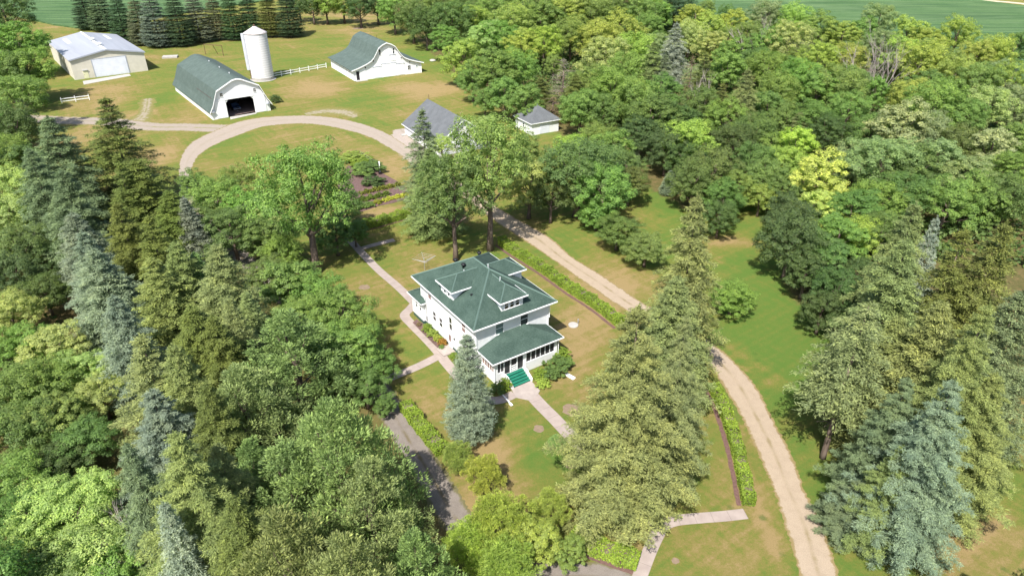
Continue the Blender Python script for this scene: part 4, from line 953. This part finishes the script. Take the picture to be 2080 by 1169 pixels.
dead_tree(258, 1200, 5, 'thin leafless tree at the bottom left of the photo', 7, .10, 4, .4)
dead_tree(1410, 262, 12, 'bare reddish dead spruce stem beside the silver spruce in the wood', 8, .16, 3, .2)
# --- left conifers
conifer(212, 198, 455, 150, 'olive', 'tall ragged dark olive spruce at the left below the small white fence', 'sC')
conifer(95, 236, 480, 140, 'bluegreen', 'big blue-green spruce second from the left edge below the white fence', 'sB')
conifer(145, 432, 640, 130, 'blue', 'upper blue-grey spruce of the three in the left grove', 'sB')
conifer(188, 505, 745, 150, 'blue', 'widest pale blue-grey spruce in the middle of the left grove', 'sB')
conifer(235, 410, 640, 110, 'olive', 'olive spruce squeezed between the ragged spruce and the blue spruces', 'sB')
conifer(272, 322, 560, 160, 'olive', 'dark olive spruce right of the tall ragged spruce, by the track end', 'sB')
conifer(340, 386, 575, 130, 'olive', 'olive spruce with a blunt crown left of the mid-green belt trees', 'sB')
conifer(372, 400, 570, 90, 'blue', 'blue spruce half hidden behind the blunt olive spruce', 'sA')
conifer(305, 525, 760, 150, 'yelolive', 'yellowish olive spruce right of the widest blue-grey spruce', 'sC')
conifer(393, 512, 700, 110, 'pineg', 'narrow fresh green spruce beside the sage spruce in the left grove', 'sA')
conifer(436, 494, 760, 150, 'sage', 'sage green spruce with a sharp tip in the middle of the left grove', 'sB')
conifer(386, 622, 880, 170, 'olive', 'broad olive spruce below the sage spruce in the left grove', 'sB')
conifer(498, 592, 770, 110, 'pine', 'small soft green spruce left of the light green pine', 'sA')
conifer(284, 682, 960, 170, 'sage', 'greyish spruce with bare dead twigs on its left side', 'sC')
conifer(305, 792, 1090, 220, 'blue', 'large blue-grey spruce in the lower left of the grove', 'giant')
conifer(355, 880, 1290, 270, 'yelolive', 'huge yellowish olive spruce near the bottom left', 'giant')
conifer(330, 1020, 1330, 130, 'silver', 'silvery blue spruce left of the huge yellowish olive spruce at the bottom', 'sA')
conifer(470, 1010, 1330, 170, 'olive', 'olive spruce at the bottom edge right of the huge yellowish one', 'sB')
for a in ((55,300,540,110,'bluegreen','blue-green spruce at the left edge among the round trees','sB'),(122,345,580,130,'bluegreen','blue-green spruce overlapped by the upper blue-grey spruce','sB'),(165,470,700,120,'blue','slim blue-grey spruce between the upper and the widest blue-grey ones','sB'),(228,600,840,130,'blue','pale blue-grey spruce just below the widest blue-grey one','sB'),
          (240,330,560,100,'olive','narrow olive spruce hugging the tall ragged spruce','sC'),(300,440,660,120,'olive','olive spruce below the dark olive one by the track end','sC'),(352,490,720,120,'yelolive','yellowish spruce between the olive and fresh green spruces','sB'),(430,640,880,130,'olive','olive spruce right of the broad olive spruce','sB'),(462,600,820,110,'sage','slim sage spruce left of the small soft green one','sA'),
          (350,700,1000,150,'yelolive','yellowish spruce right of the greyish spruce with dead twigs','sB'),(415,780,1060,140,'olive','dark olive spruce above the fresh green foreground pine','sB'),(255,900,1200,130,'bluegreen','blue-green spruce at the left foot of the large blue-grey spruce','sB'),(440,900,1200,150,'sage','sage spruce between the huge yellowish spruce and the pines','sB')):
    conifer(a[0], a[1], a[2], a[3], a[4], a[5], a[6])
def pine(tx, ty, by, wd, col, label, var='pineA'): conifer(tx, ty, by, wd, col, label, var, name='pine_tree')
pine(576, 630, 900, 230, 'pineg', 'light green pine with a rounded cone crown left of the west walk')
pine(478, 745, 1010, 230, 'pine', 'soft green pine left of and below the light green rounded pine', 'pineB')
pine(668, 813, 1180, 270, 'pine', 'largest soft green pine in the bottom left foreground', 'pineB')
pine(500, 890, 1120, 150, 'pineg', 'slim fresh green pine right of the large blue-grey spruce', 'pineA')
pine(462, 1035, 1300, 150, 'pine', 'slim soft green pine right of the huge yellowish olive spruce', 'pineA')
pine(570, 900, 1180, 230, 'pineg', 'fresh green pine between the large foreground pine and the huge spruce')
pine(742, 925, 1220, 195, 'pine', 'soft green pine beside the shaded service road', 'pineA')
pine(560, 1040, 1400, 270, 'yelolive', 'olive-tinted pine at the bottom edge left of centre', 'pineB')
pine(840, 1075, 1360, 180, 'pineg', 'pine at the bottom edge below the shaded service road', 'pineA')
pine(690, 1080, 1450, 240, 'pine', 'lowest soft green pine cut by the bottom edge', 'pineA')
# --- lower right group
conifer(1418, 397, 800, 150, 'yelolive', 'tall golden-tipped spruce standing between house lawn and green meadow', 'sB')
conifer(1378, 560, 860, 170, 'sage', 'sage spruce directly below the golden-tipped spruce', 'sB')
conifer(1298, 622, 1090, 245, 'yelolive', 'giant yellowish spruce right of the front walk', 'giantB')
conifer(1396, 640, 1005, 150, 'sage', 'second giant spruce overlapping the right side of the giant yellowish one', 'giant')
conifer(1768, 612, 965, 150, 'sage', 'spruce with a bare pale lower trunk at the edge of the meadow', 'high')
conifer(1862, 412, 760, 140, 'sage', 'sage green spruce behind the right hand spruce group', 'sB')
conifer(1905, 440, 720, 90, 'silver', 'silvery blue spruce tip behind the right hand spruce group', 'sA')
conifer(1845, 486, 850, 170, 'sage', 'grey sage spruce at the upper left of the right hand spruce group', 'sB')
conifer(1963, 466, 860, 160, 'olive', 'olive spruce in the upper middle of the right hand spruce group', 'sC')
conifer(2045, 452, 870, 170, 'olive', 'olive spruce at the right edge of the photo, upper one', 'sB')
conifer(1830, 640, 930, 160, 'yelolive', 'yellowish spruce left of centre in the right hand spruce group', 'sB')
conifer(1915, 610, 980, 190, 'yelolive', 'yellowish olive spruce in the middle of the right hand group', 'sB')
conifer(2010, 620, 1060, 210, 'yelolive', 'wide yellowish olive spruce behind the big blue spruce at right', 'giant')
conifer(2080, 590, 960, 190, 'bluegreen', 'blue-green spruce cut by the right edge of the photo', 'sB')
conifer(1846, 768, 1070, 150, 'bluegreen', 'blue-green spruce left twin of the big blue spruce at the lower right', 'giantB')
conifer(1940, 774, 1150, 195, 'blue', 'big blue spruce at the lower right with a silvery crown', 'giantB')
conifer(2025, 760, 1080, 220, 'yelolive', 'yellowish spruce right behind the big blue spruce', 'giant')
conifer(1752, 978, 1105, 120, 'bluegreen', 'low rounded blue-green spruce at the left foot of the big blue spruce', 'giantB')
conifer(1835, 905, 1130, 130, 'sage', 'sage spruce between the twin blue spruces and the low rounded one', 'giantB')
# out of frame right but casting the shadow seen at the lower right corner
conifer(2010, 1180, 1420, 150, 'olive', 'olive spruce below the lower right corner of the photo', 'sB'); conifer(2130, 1150, 1400, 170, 'olive', 'olive spruce beyond the lower right corner of the photo', 'sB')
# --- row of spruces along the field
ROW = [(183,60,44,'forest'),(214,63,46,'bluegreen'),(258,87,46,'forest'),(294,91,44,'bluegreen'),(326,95,54,'blue'),(371,93,50,'forest'),(409,85,50,'blue'),(446,81,36,'bluegreen'),(478,81,40,'forest'),(514,76,40,'forest'),(553,75,40,'olive'),(592,75,48,'forest')]
RL = ['first from the left end, dark', 'second from the left, blue-green', 'third from the left, dark', 'fourth from the left, blue-green and slim', 'fifth from the left, widest pale blue', 'sixth from the left, dark', 'seventh from the left, pale blue', 'eighth from the left, slim blue-green',
      'ninth from the left, just left of the silo', 'tenth from the left, behind the silo cap', 'eleventh from the left, olive', 'last at the right end']
for (bx, by, wd, c), lab in zip(ROW, RL):
    x, y = P(bx, by); d = depth(x, y, 3); rm = wd*.70*d/FPX; H = rt_.uniform(17, 20)
    poly_tree('spruce_tree', 'tiered', x, y, H, rm, jit(tuple(k*.8 for k in COL[c]), .1), rt_.uniform(0, 6.28), 'spruce in the row along the field, ' + lab, 'spruces in the row along the field'); PLACED.append((x, y, rm))
# --- wood conifers
for a in ((1375,46,200,74,'silver','tall silvery spruce rising from the wood right of the outbuilding','sB'),(1330,84,235,74,'sage','sage spruce left of the tall silvery spruce in the wood','sB'),(1352,110,235,60,'bluegreen','blue-green spruce tucked beneath the tall silvery spruce','sB'),(1408,112,240,56,'rust','brownish dying spruce right of the tall silvery spruce','dead'),(1434,108,270,74,'olive','olive spruce right of the brownish dying spruce','sC'),
          (1521,140,310,76,'yelolive','pointed yellowish spruce alone among the crowns of the upper wood','sB'),(1470,170,300,66,'olive','dull olive spruce left of the pointed yellowish spruce','sC'),(1146,118,225,72,'deadgrey','dead grey spruce above the pyramid roofed outbuilding','dead'),(1098,158,240,72,'olive','olive spruce behind the pyramid roofed outbuilding','sC'),(1124,196,262,56,'rust','rusty dead spruce just behind the outbuilding roof','dead'),
          (1170,150,262,70,'olive','olive spruce right of the rusty dead spruce','sB'),(1628,228,330,74,'sage','grey sage spruce above the bright yellow tree','sB'),(1678,276,330,40,'silver','small silvery spruce right above the bright yellow tree','sA')):
    conifer(a[0], a[1], a[2], a[3], a[4], a[5], a[6])
# --- broadleaf trees that stand out
broad(612, 388, 88, 'mid', 'large spreading green tree with a bare trunk left of the garden', 'big', 'M', base=(645, 553), sq=1.0)
broad(1668, 362, 58, 'yellow', 'bright yellow tree at the wood edge, upper half of the yellow clump', 'bE')
broad(1668, 428, 46, 'yellow', 'bright yellow lower tree under the upper yellow crown', 'bC')
broad(1944, 72, 36, 'yg', 'round yellow-green tree at the edge of the upper right field', 'bD')
broad(1786, 42, 36, 'grey', 'tall grey-green tree with a high round top at the field edge', 'bA')
broad(1398, 290, 48, 'yg', 'green tree with a yellow top above the small blue spruce', 'bD')
broad(1616, 300, 46, 'lime', 'lime green tree above the bright yellow tree', 'bE')
broad(1722, 228, 44, 'mid', 'bright mid-green tree below the leafless pair', 'bB')
broad(1828, 262, 60, 'pale', 'pale green feathery tree in the middle of the right wood', 'bE')
broad(1790, 335, 66, 'grey', 'very wide grey-green tree right of the yellow tree', 'big', Hf=1.9)
broad(2010, 305, 50, 'pale', 'pale green tree near the right edge below the striped light one', 'bE')
broad(2008, 218, 46, 'light', 'light green tree near the right edge of the upper wood', 'bA')
broad(1608, 490, 60, 'dark', 'dark glossy tree at the meadow edge below the yellow tree', 'bD')
broad(1700, 590, 50, 'dark', 'dark green tree at the meadow edge above the spruce group', 'bB')
broad(150, 1035, 84, 'light', 'bright light green tree with rounded lobes in the lower left corner', 'big', 'L', Hf=1.9)
broad(928, 925, 30, 'yg', 'small feathery tree just below the tiered blue spruce', 'lime', 'S')
broad(982, 962, 40, 'lime', 'feathery lime green tree on the lawn edge below the tiered blue spruce', 'lime', 'S')
broad(1015, 1060, 62, 'lime', 'widest feathery lime green tree at the bottom centre', 'lime', 'S')
broad(1092, 1098, 52, 'yg', 'yellow-green broad tree right of the widest lime one, at the bottom', 'bE', 'S')
broad(1030, 1150, 60, 'yg', 'yellow-green tree cut by the bottom edge below the widest lime one', 'lime', 'S')
broad(955, 1105, 52, 'lime', 'feathery lime tree at the bottom beside the service road', 'lime', 'S')
broad(1118, 1030, 36, 'yg', 'small yellow-green feathery tree left of the giant spruce foot', 'lime', 'S')
broad(660, 4, 30, 'yg', 'yellow-green tree at the top edge behind the spruce row end', 'bA', 'N')
broad(942, 118, 40, 'yg', 'yellow-green tree bulging from the wood toward the white barn', 'bE', 'N')
broad(918, 42, 42, 'deep', 'deep green round tree at the wood edge right of the white barn', 'bA', 'N')
broad(780, 822, 22, 'deep', 'small deep green tree overhanging the upper end of the shaded service road', 'bC', 'M')
broad(1160, 1118, 34, 'mid', 'mid-green tree at the bottom edge beside the short clipped hedge', 'bE', 'S')
# --- the rest, by zone
T = {
'L': '12,30,45,dark 34,88,48,mid 50,140,46,mid 20,150,44,deep 30,200,50,mid 55,185,30,mid 30,262,48,dark 14,320,46,mid 48,330,40,deep 22,385,44,light 14,440,46,light 66,440,30,mid 44,500,48,deep 96,520,32,dark 28,560,48,dark 90,595,40,dark 22,640,48,light 46,700,48,mid 108,705,52,light 152,755,46,light 90,780,52,mid 30,800,60,mid 110,850,56,mid 40,880,60,deep 170,900,50,deep 120,940,46,dark 30,985,60,mid 60,1120,66,mid 200,1120,70,light 110,1160,70,mid 16,1060,60,deep 306,672,42,light 242,740,44,light 205,800,44,light 250,1170,60,mid',
'M': '395,376,32,deep 438,405,46,mid 482,368,36,mid 500,425,44,mid 470,470,52,deep 535,480,44,deep 540,440,36,light 420,450,40,deep 585,578,56,mid 540,560,40,deep 645,600,48,mid 610,650,50,mid 690,640,56,mid 640,700,52,mid 705,712,60,mid 760,745,40,deep 742,785,40,deep 730,690,44,mid 680,780,44,deep 560,680,44,deep 575,510,34,mid 700,420,34,deep 680,470,38,deep 720,470,24,deep',
'N': '606,8,24,dark 634,14,24,dark 696,8,26,yg 730,14,28,dark 765,8,28,dark 800,22,32,mid 838,38,34,deep 866,52,34,dark 858,12,30,mid 890,15,34,mid 905,80,30,mid 960,42,36,yg 985,75,36,light 940,10,34,mid 1005,20,38,mid 1045,50,42,yg 1010,75,36,mid 1000,142,46,mid 1055,20,38,deep 1060,95,38,yg 1100,35,42,mid 1105,90,40,yg 1052,142,40,mid 1024,192,38,mid 1068,205,36,mid 1150,30,42,yg 1160,75,38,mid 1200,30,42,mid 1215,80,42,yg 1250,20,40,deep 1262,62,42,yg 1300,30,38,mid 1232,118,46,light 1290,110,42,yg 1275,150,42,mid 1195,170,40,mid 1240,185,46,mid 1290,205,44,mid 1215,225,40,deep 1180,225,40,mid 1330,25,34,mid 1050,-15,40,mid 1130,-15,40,mid 960,-15,40,deep 1240,-20,40,mid 960,165,30,mid 985,205,26,mid',
'E': '1245,305,44,mid 1268,338,40,deep 1222,335,40,deep 1215,285,38,mid 1325,18,32,yg 1372,14,34,forest 1410,40,34,yg 1318,58,30,mid 1370,-10,30,mid 1442,58,34,yg 1484,50,34,yg 1518,72,30,mid 1556,36,34,grey 1612,44,34,yg 1602,84,44,light 1560,90,36,mid 1668,60,36,mid 1712,74,34,yg 1750,70,34,mid 1790,92,34,grey 1845,72,38,yg 1880,88,34,yg 1828,110,38,yg 1872,128,44,yg 1910,130,36,mid 1945,150,40,yg 1985,118,34,yg 2018,112,38,yg 2060,100,36,deep 1665,122,40,yg 1718,125,36,yg 1640,118,30,mid 1400,78,34,light 1450,96,36,light 1490,112,36,mid 1478,145,40,mid 1560,140,40,mid 1622,165,44,mid 1580,190,40,mid 1556,225,42,deep 1660,190,44,mid 1706,182,50,mid 1600,245,40,mid 1650,250,42,deep 1680,270,40,dark 1770,270,44,deep 1880,180,40,deep 1902,215,52,mid 1850,200,40,yg 1960,235,40,mid 1868,270,50,grey 2052,165,40,yg 2068,215,44,grey 1985,165,40,mid 2075,285,44,mid 2060,345,44,mid 1950,300,44,deep 1900,330,54,grey 1855,350,54,deep 1960,360,50,grey 1740,330,46,grey 1840,395,50,deep 1928,410,54,mid 1985,400,50,mid 2045,405,50,deep 1780,410,48,mid 1730,430,52,deep 1745,480,40,yg 1700,480,50,mid 1655,500,46,deep 1790,470,44,deep 1600,440,46,dark 1640,550,46,dark 1680,540,44,deep 1740,560,40,dark 1670,630,40,dark 1760,620,36,dark 1720,650,34,dark 1560,360,42,mid 1590,330,38,yg 1585,390,36,deep 1535,275,44,deep 1560,300,36,mid 1530,330,40,deep 1490,290,42,dark 1450,345,50,deep 1410,370,44,deep 1400,330,42,dark 1470,400,40,deep 1462,440,34,dark 1500,380,38,mid 1355,300,42,dark 1322,238,50,deep 1370,245,42,dark 1300,275,40,dark 1340,190,42,deep 1430,215,42,deep 1475,240,42,mid 1505,215,34,mid 1545,400,30,yg',
}
for zn, s in T.items():
    for e in s.split():
        a = e.split(','); broad(float(a[0]), float(a[1]), float(a[2]), a[3], None, None, zn, sq=1.12 if zn in 'LM' else 1.05)
def undergrowth():
    rs = np.random.RandomState(77)
    for poly, lab, dens in ((EW, 'dark green undergrowth between the trunks of the wood right of the yard', .16), (LW, 'low green undergrowth beneath the grove left of the yard', .07)):
        xs = [p[0] for p in poly]; ys = [p[1] for p in poly]; area = (max(xs)-min(xs))*(max(ys)-min(ys)); n = int(area*dens)
        X = rs.uniform(min(xs), max(xs), n); Y = rs.uniform(min(ys), min(max(ys), 330), n); ok = inside(X, Y, poly); X, Y = X[ok], Y[ok]; n = len(X); k = 26
        Hc = rs.uniform(.5, 3.2, n); dr = rdir(rs, n*k); dr[:, 2] = np.abs(dr[:, 2]); r = np.repeat(rs.uniform(1.0, 2.0, n), k)[:, None]
        cen = np.repeat(np.stack([X, Y, Hc*.5], 1), k, 0) + dr*r*np.array([1, 1, .8])
        Nn = dr + rdir(rs, n*k)*.6 + np.array([0, 0, .5]); V = diamonds(cen, np.cross(Nn, rdir(rs, n*k)), Nn, .7*rs.uniform(.6, 1.3, n*k), .5*rs.uniform(.6, 1.2, n*k))
        o = bpy.data.objects.new('undergrowth', leaf_mesh('undergrowth', V, LEAF)); link(o); o.color = (.10, .15, .045, 1); tag(o, lab, 'undergrowth', None, 'stuff')
# --- low trees filling the wood floor between the crowns, also beyond the frame
def fill(poly, spacing, cols, zone, seed, hmin, hmax, maxn):
    rnd = random.Random(seed); xs = [p[0] for p in poly]; ys = [p[1] for p in poly]; n = 0
    for _ in range(9000):
        x = rnd.uniform(min(xs), max(xs)); y = rnd.uniform(min(ys), max(ys))
        if not inside(np.array([x]), np.array([y]), poly)[0] or y < 12 or y > 330: continue
        if any((x-a)**2 + (y-b)**2 < (spacing*.5 + r*.62)**2 for a, b, r in PLACED): continue
        H = rnd.uniform(hmin, hmax); c = rnd.choice(cols); R = rnd.uniform(.36, .46)*H
        PLACED.append((x, y, R))
        poly_tree('broadleaf_tree', rnd.choice(['bA', 'bB', 'bC', 'bD', 'bE']), x, y, H, R, jit(COL[c]), rnd.uniform(0, 6.28), f'{WORD[c]} broadleaf tree {ZONE[zone]}', f'{WORD[c]} broadleaf trees {ZONE[zone]}')
        n += 1
        if n >= maxn: break
    return n
EW = [P(*q) for q in [(980,150),(900,40),(860,-30),(1400,-40),(1440,50),(1700,75),(1850,110),(2080,180),(2250,260),(2350,520),(2120,560),(1960,520),(1800,560),(1700,560),(1600,440),(1560,350),(1400,340),(1300,310),(1180,250),(1080,240)]]
LW = [P(*q) for q in [(-260,60),(0,60),(50,200),(40,420),(90,640),(150,900),(260,1080),(330,1400),(-600,1400),(-420,500)]]
n1 = fill(EW, 5.5, ['mid', 'deep', 'yg', 'grey'], 'E', 11, 8, 12, 30)
n2 = fill(LW, 7.0, ['mid', 'deep', 'light'], 'L', 12, 9, 12, 30)
undergrowth()
print('TREES', len(PLACED), n1, n2)

# ---- hedges
def hedge(label, rows, wd, ht, col, seed=0, mulch=0, name='hedge'):
    pts = smooth_path([P(*r) for r in rows], 8); rs = np.random.RandomState(seed)
    seg = [(pts[i], pts[i+1]) for i in range(len(pts)-1)]; L = [math.hypot(b[0]-a[0], b[1]-a[1]) for a, b in seg]; tot = sum(L)
    n = int(tot*(wd + 2*ht)*240); cum = np.cumsum([0]+L); s = rs.uniform(0, tot, n); s[:n//40] = rs.uniform(0, .12, n//40); s[-(n//40):] = tot - rs.uniform(0, .12, n//40); k = np.clip(np.searchsorted(cum, s) - 1, 0, len(seg)-1)
    A = np.array([a for a, b in seg]); D = np.array([((b[0]-a[0])/(l or 1), (b[1]-a[1])/(l or 1)) for (a, b), l in zip(seg, L)])
    p = A[k] + D[k]*(s - cum[k])[:, None]; nrm = np.stack([-D[k][:, 1], D[k][:, 0]], 1)
    t = rs.uniform(-1, 1, n)*(wd/2 + ht); endf = np.zeros(n, bool); endf[:n//40] = True; endf[-(n//40):] = True; top = np.abs(t) < wd/2
    off = np.where(top, t, np.sign(t)*wd/2); z = np.where(top, ht, ht + wd/2 - np.abs(t))
    wob = 1 + .13*np.sin(s*2.1 + seed) + .09*np.sin(s*5.3) ; z = z*wob*rs.uniform(.86, 1.06, n); off = off*rs.uniform(.8, 1.12, n)*(1 + .08*np.sin(s*3.3))
    off = np.where(endf, rs.uniform(-1, 1, n)*wd/2, off); z = np.where(endf, rs.uniform(.05, 1, n)*ht, z)
    cen = np.stack([p[:, 0] + nrm[:, 0]*off, p[:, 1] + nrm[:, 1]*off, np.maximum(z, .05)], 1)
    N = np.stack([nrm[:, 0]*np.where(top, 0, np.sign(off)), nrm[:, 1]*np.where(top, 0, np.sign(off)), np.where(top, 1.2, .35)], 1) + rs.normal(size=(n, 3))*.55
    V = diamonds(cen, np.cross(N, rs.normal(size=(n, 3))), N, (.16*rs.uniform(.6, 1.3, n)), .13*rs.uniform(.6, 1.2, n))
    x0, y0 = pts[0]; o = thing(name, label, 'hedge', (x0, y0, 0))
    lm = leaf_mesh('hedge_leaves', V - np.array([x0, y0, 0]), LEAF); lo = bpy.data.objects.new('foliage', lm); link(lo, o); lo.color = (*COL[col], 1)
    core = MB()
    for (a, b), l in list(zip(seg, L))[1:-1]:
        d = ((b[0]-a[0])/(l or 1), (b[1]-a[1])/(l or 1)); w2 = wd*.38
        core.prism([(a[0]-x0-d[1]*w2, a[1]-y0+d[0]*w2, .0), (a[0]-x0+d[1]*w2, a[1]-y0-d[0]*w2, .0), (a[0]-x0+d[1]*w2, a[1]-y0-d[0]*w2, ht*.8), (a[0]-x0-d[1]*w2, a[1]-y0+d[0]*w2, ht*.8)], (b[0]-a[0], b[1]-a[1], 0))
    core.build('stems', M['bark'], o)
    if mulch:
        mp = []
        for i, q in enumerate(pts):
            a = pts[max(i-1, 0)]; b = pts[min(i+1, len(pts)-1)]; l = math.hypot(b[0]-a[0], b[1]-a[1]) or 1; nx_, ny_ = -(b[1]-a[1])/l, (b[0]-a[0])/l
            mp.append((q[0]+nx_*mulch*.88, q[1]+ny_*mulch*.88, .42))
        ribbon('mulch_strip', mp, M['mulch'], .014, .04, curve=False, seed=seed)
COL['hedge'] = (.24, .32, .05)
hedge('long clipped yellow-green hedge between the house lawn and the driveway', [(1018,494),(1045,513),(1100,548),(1160,590),(1210,622),(1262,662)], 1.2, 1.1, 'hedge', 1, -1.15)
hedge('clipped hedge between the garden and the back lawn', [(712,470),(745,462),(790,450),(822,441),(850,433)], 1.5, 1.2, 'hedge', 2, -1.0)
hedge('clipped hedge along the shaded service road in front of the west lawn', [(824,828),(840,850),(866,884),(900,922)], 1.3, 1.0, 'hedge', 3, .9)
hedge('short clipped hedge at the bottom centre left of the drive walk', [(1160,1092),(1205,1113),(1250,1130),(1296,1146)], 1.5, .9, 'hedge', 4, -1.0)
hedge('curved clipped hedge inside the bend of the driveway at the right', [(1448,790),(1466,825),(1486,880),(1500,930),(1512,985),(1521,1028)], 1.05, .95, 'hedge', 5, -.95)
# ---- shrubs
def shrub(px, py, r, H, col, label, cat='shrub', name='shrub', color=None):
    x, y = P(px, py); return poly_tree(name, 'bush', x, y, H, r, color or COL[col], rt_.uniform(0, 6), label, None, cat)
shrub(1142, 730, 1.15, 1.5, 'hedge', 'yellow-green bush at the right corner of the porch')
shrub(1133, 752, 1.7, 1.5, 'deep', 'rounded dark green bush right of the porch wall')
shrub(1118, 768, 1.2, 1.3, 'deep', 'dark green bush nearest the lawn in front of the porch')
shrub(1098, 768, 1.0, 1.2, 'hedge', 'yellow-green bush just right of the green front steps')
shrub(1102, 783, .9, .8, 'lime', 'low lime green bush at the edge of the entry walk')
shrub(1152, 745, .9, 1.2, 'mid', 'mid-green bush on the lawn side of the porch shrubs')
shrub(1025, 790, .8, 1.4, 'hedge', 'yellow-green bush left of the green front steps')
shrub(1010, 797, .95, 1.1, 'deep', 'dark bush under the porch corner behind the blue spruce')
shrub(922, 728, .55, .8, 'hedge', 'small bright shrub beside the side stoop of the house')
for k, (px, py, r, H, c, lab) in enumerate(((868,672,.7,1.0,'hedge','leafy yellow-green perennial at the upper end of the side flower bed'),(880,684,.75,1.0,'yg','yellow-green perennial second in the side flower bed'),(889,693,.6,.9,'gold','orange-flowered perennial in the middle of the side flower bed'),(899,700,.6,.8,'gold','orange and yellow perennial near the side stoop'),(897,708,.4,.5,'mid','low green perennial at the lower end of the side flower bed'),(851,661,.35,.5,'rust','small reddish plant near the sunroom in the side bed'))):
    shrub(px, py, r, H, c, lab, 'plant', 'flower_plant', (.42, .22, .05) if 'orange' in lab and 'yellow' in lab else None)
slab_poly('flower_bed', [P(838,655), P(846,648), P(868,664), P(907,706), P(900,716), P(884,702), P(858,676)], M['soil'], -.1, .045)
shrub(560, 208, 1.6, 1.9, 'dark', 'small dark bush on the grass right of the garage barn')
# ---- vegetable garden
shrub(752, 350, 3.4, 2.0, 'deep', 'large dark green clump beside the white post in the garden', 'plant', 'garden_plant')
shrub(736, 352, 2.6, 1.8, 'mid', 'mid-green clump left of the large dark clump in the garden', 'plant', 'garden_plant')
shrub(722, 326, 3.4, 1.6, 'yg', 'tall yellow-green plants at the far left corner of the garden', 'plant', 'garden_plant')
shrub(735, 334, 3.0, 1.2, 'hedge', 'yellowish plants along the garden wire fence', 'plant', 'garden_plant')
shrub(757, 375, 2.4, 1.4, 'dark', 'single dark green bush in the middle of the garden soil', 'plant', 'garden_plant')
shrub(730, 424, 1.2, 1.0, 'mid', 'green bush at the lower left end of the garden', 'plant', 'garden_plant')
shrub(750, 420, 1.1, .9, 'mid', 'green bush right of the lower left bush in the garden', 'plant', 'garden_plant')
shrub(767, 413, .9, .7, 'yellow', 'small yellow plant below the last garden row', 'plant', 'garden_plant', (.34, .33, .05))
def crop_row(label, a, b, wd, ht, color, seed):
    (xa, ya), (xb, yb) = P(*a), P(*b); L = math.hypot(xb-xa, yb-ya); rs = np.random.RandomState(seed); n = int(L*wd*260)
    s = rs.uniform(0, L, n); c = np.round(s/.55)*.55; s = c + rs.normal(size=n)*.17; o_ = rs.normal(size=n)*wd*.26; z = ht*np.exp(-(o_/wd)**2*3)*rs.uniform(.3, 1, n)*(.8+.3*np.sin(c*7.3))
    cen = np.stack([s, o_, z + .05], 1); N = rs.normal(size=(n, 3))*.7 + np.array([0, 0, 1.0])
    V = diamonds(cen, np.cross(N, rs.normal(size=(n, 3))), N, .26*rs.uniform(.6, 1.3, n), .2*rs.uniform(.6, 1.2, n))
    o = bpy.data.objects.new('vegetable_row', leaf_mesh('vegetable_row', V, LEAF)); link(o); o.location = (xa, ya, 0.04); o.rotation_euler = (0, 0, math.atan2(yb-ya, xb-xa)); o.color = (*color, 1)
    tag(o, label, 'vegetable row', None, 'stuff')
crop_row('upper row of sparse yellow-green vegetables in the garden', (732,395), (812,377), 1.0, .7, (.20,.21,.045), 1)
crop_row('middle row of leafy green vegetables in the garden', (724,411), (788,396), 1.2, .8, (.14,.19,.04), 2)
crop_row('bright yellow lowest row of plants in the garden', (778,409), (828,397), 1.1, .6, (.42,.42,.07), 3)
x, y = P(772, 350); o = thing('garden_post', 'white post at the corner of the vegetable garden', 'post', (x, y, 0), .3)
MB().box(-.09,.09,-.07,.07,-.1,2.1).build('post', M['white'], o); MB().box(-.14,.14,-.09,.09,1.95,2.15).build('cap', M['white'], o)
x, y = P(732, 322); x2, y2 = P(770, 347); L = math.hypot(x2-x, y2-y); o = thing('wire_fence', 'thin wire fence on stakes along the far side of the garden', 'fence', (x, y, 0), math.atan2(y2-y, x2-x))
for k in range(5): MB().tube([(L*k/4.3, 0, -.1), (L*k/4.3, 0, 1.7)], .035, 5).build('stake', M['rust'], o)
m = MB()
for z in (.4, .8, 1.2, 1.6): m.tube([(0, 0, z), (L*.95, 0, z)], .012, 3, False)
m.build('wire', M['galv'], o)

print('HLIST', HL)
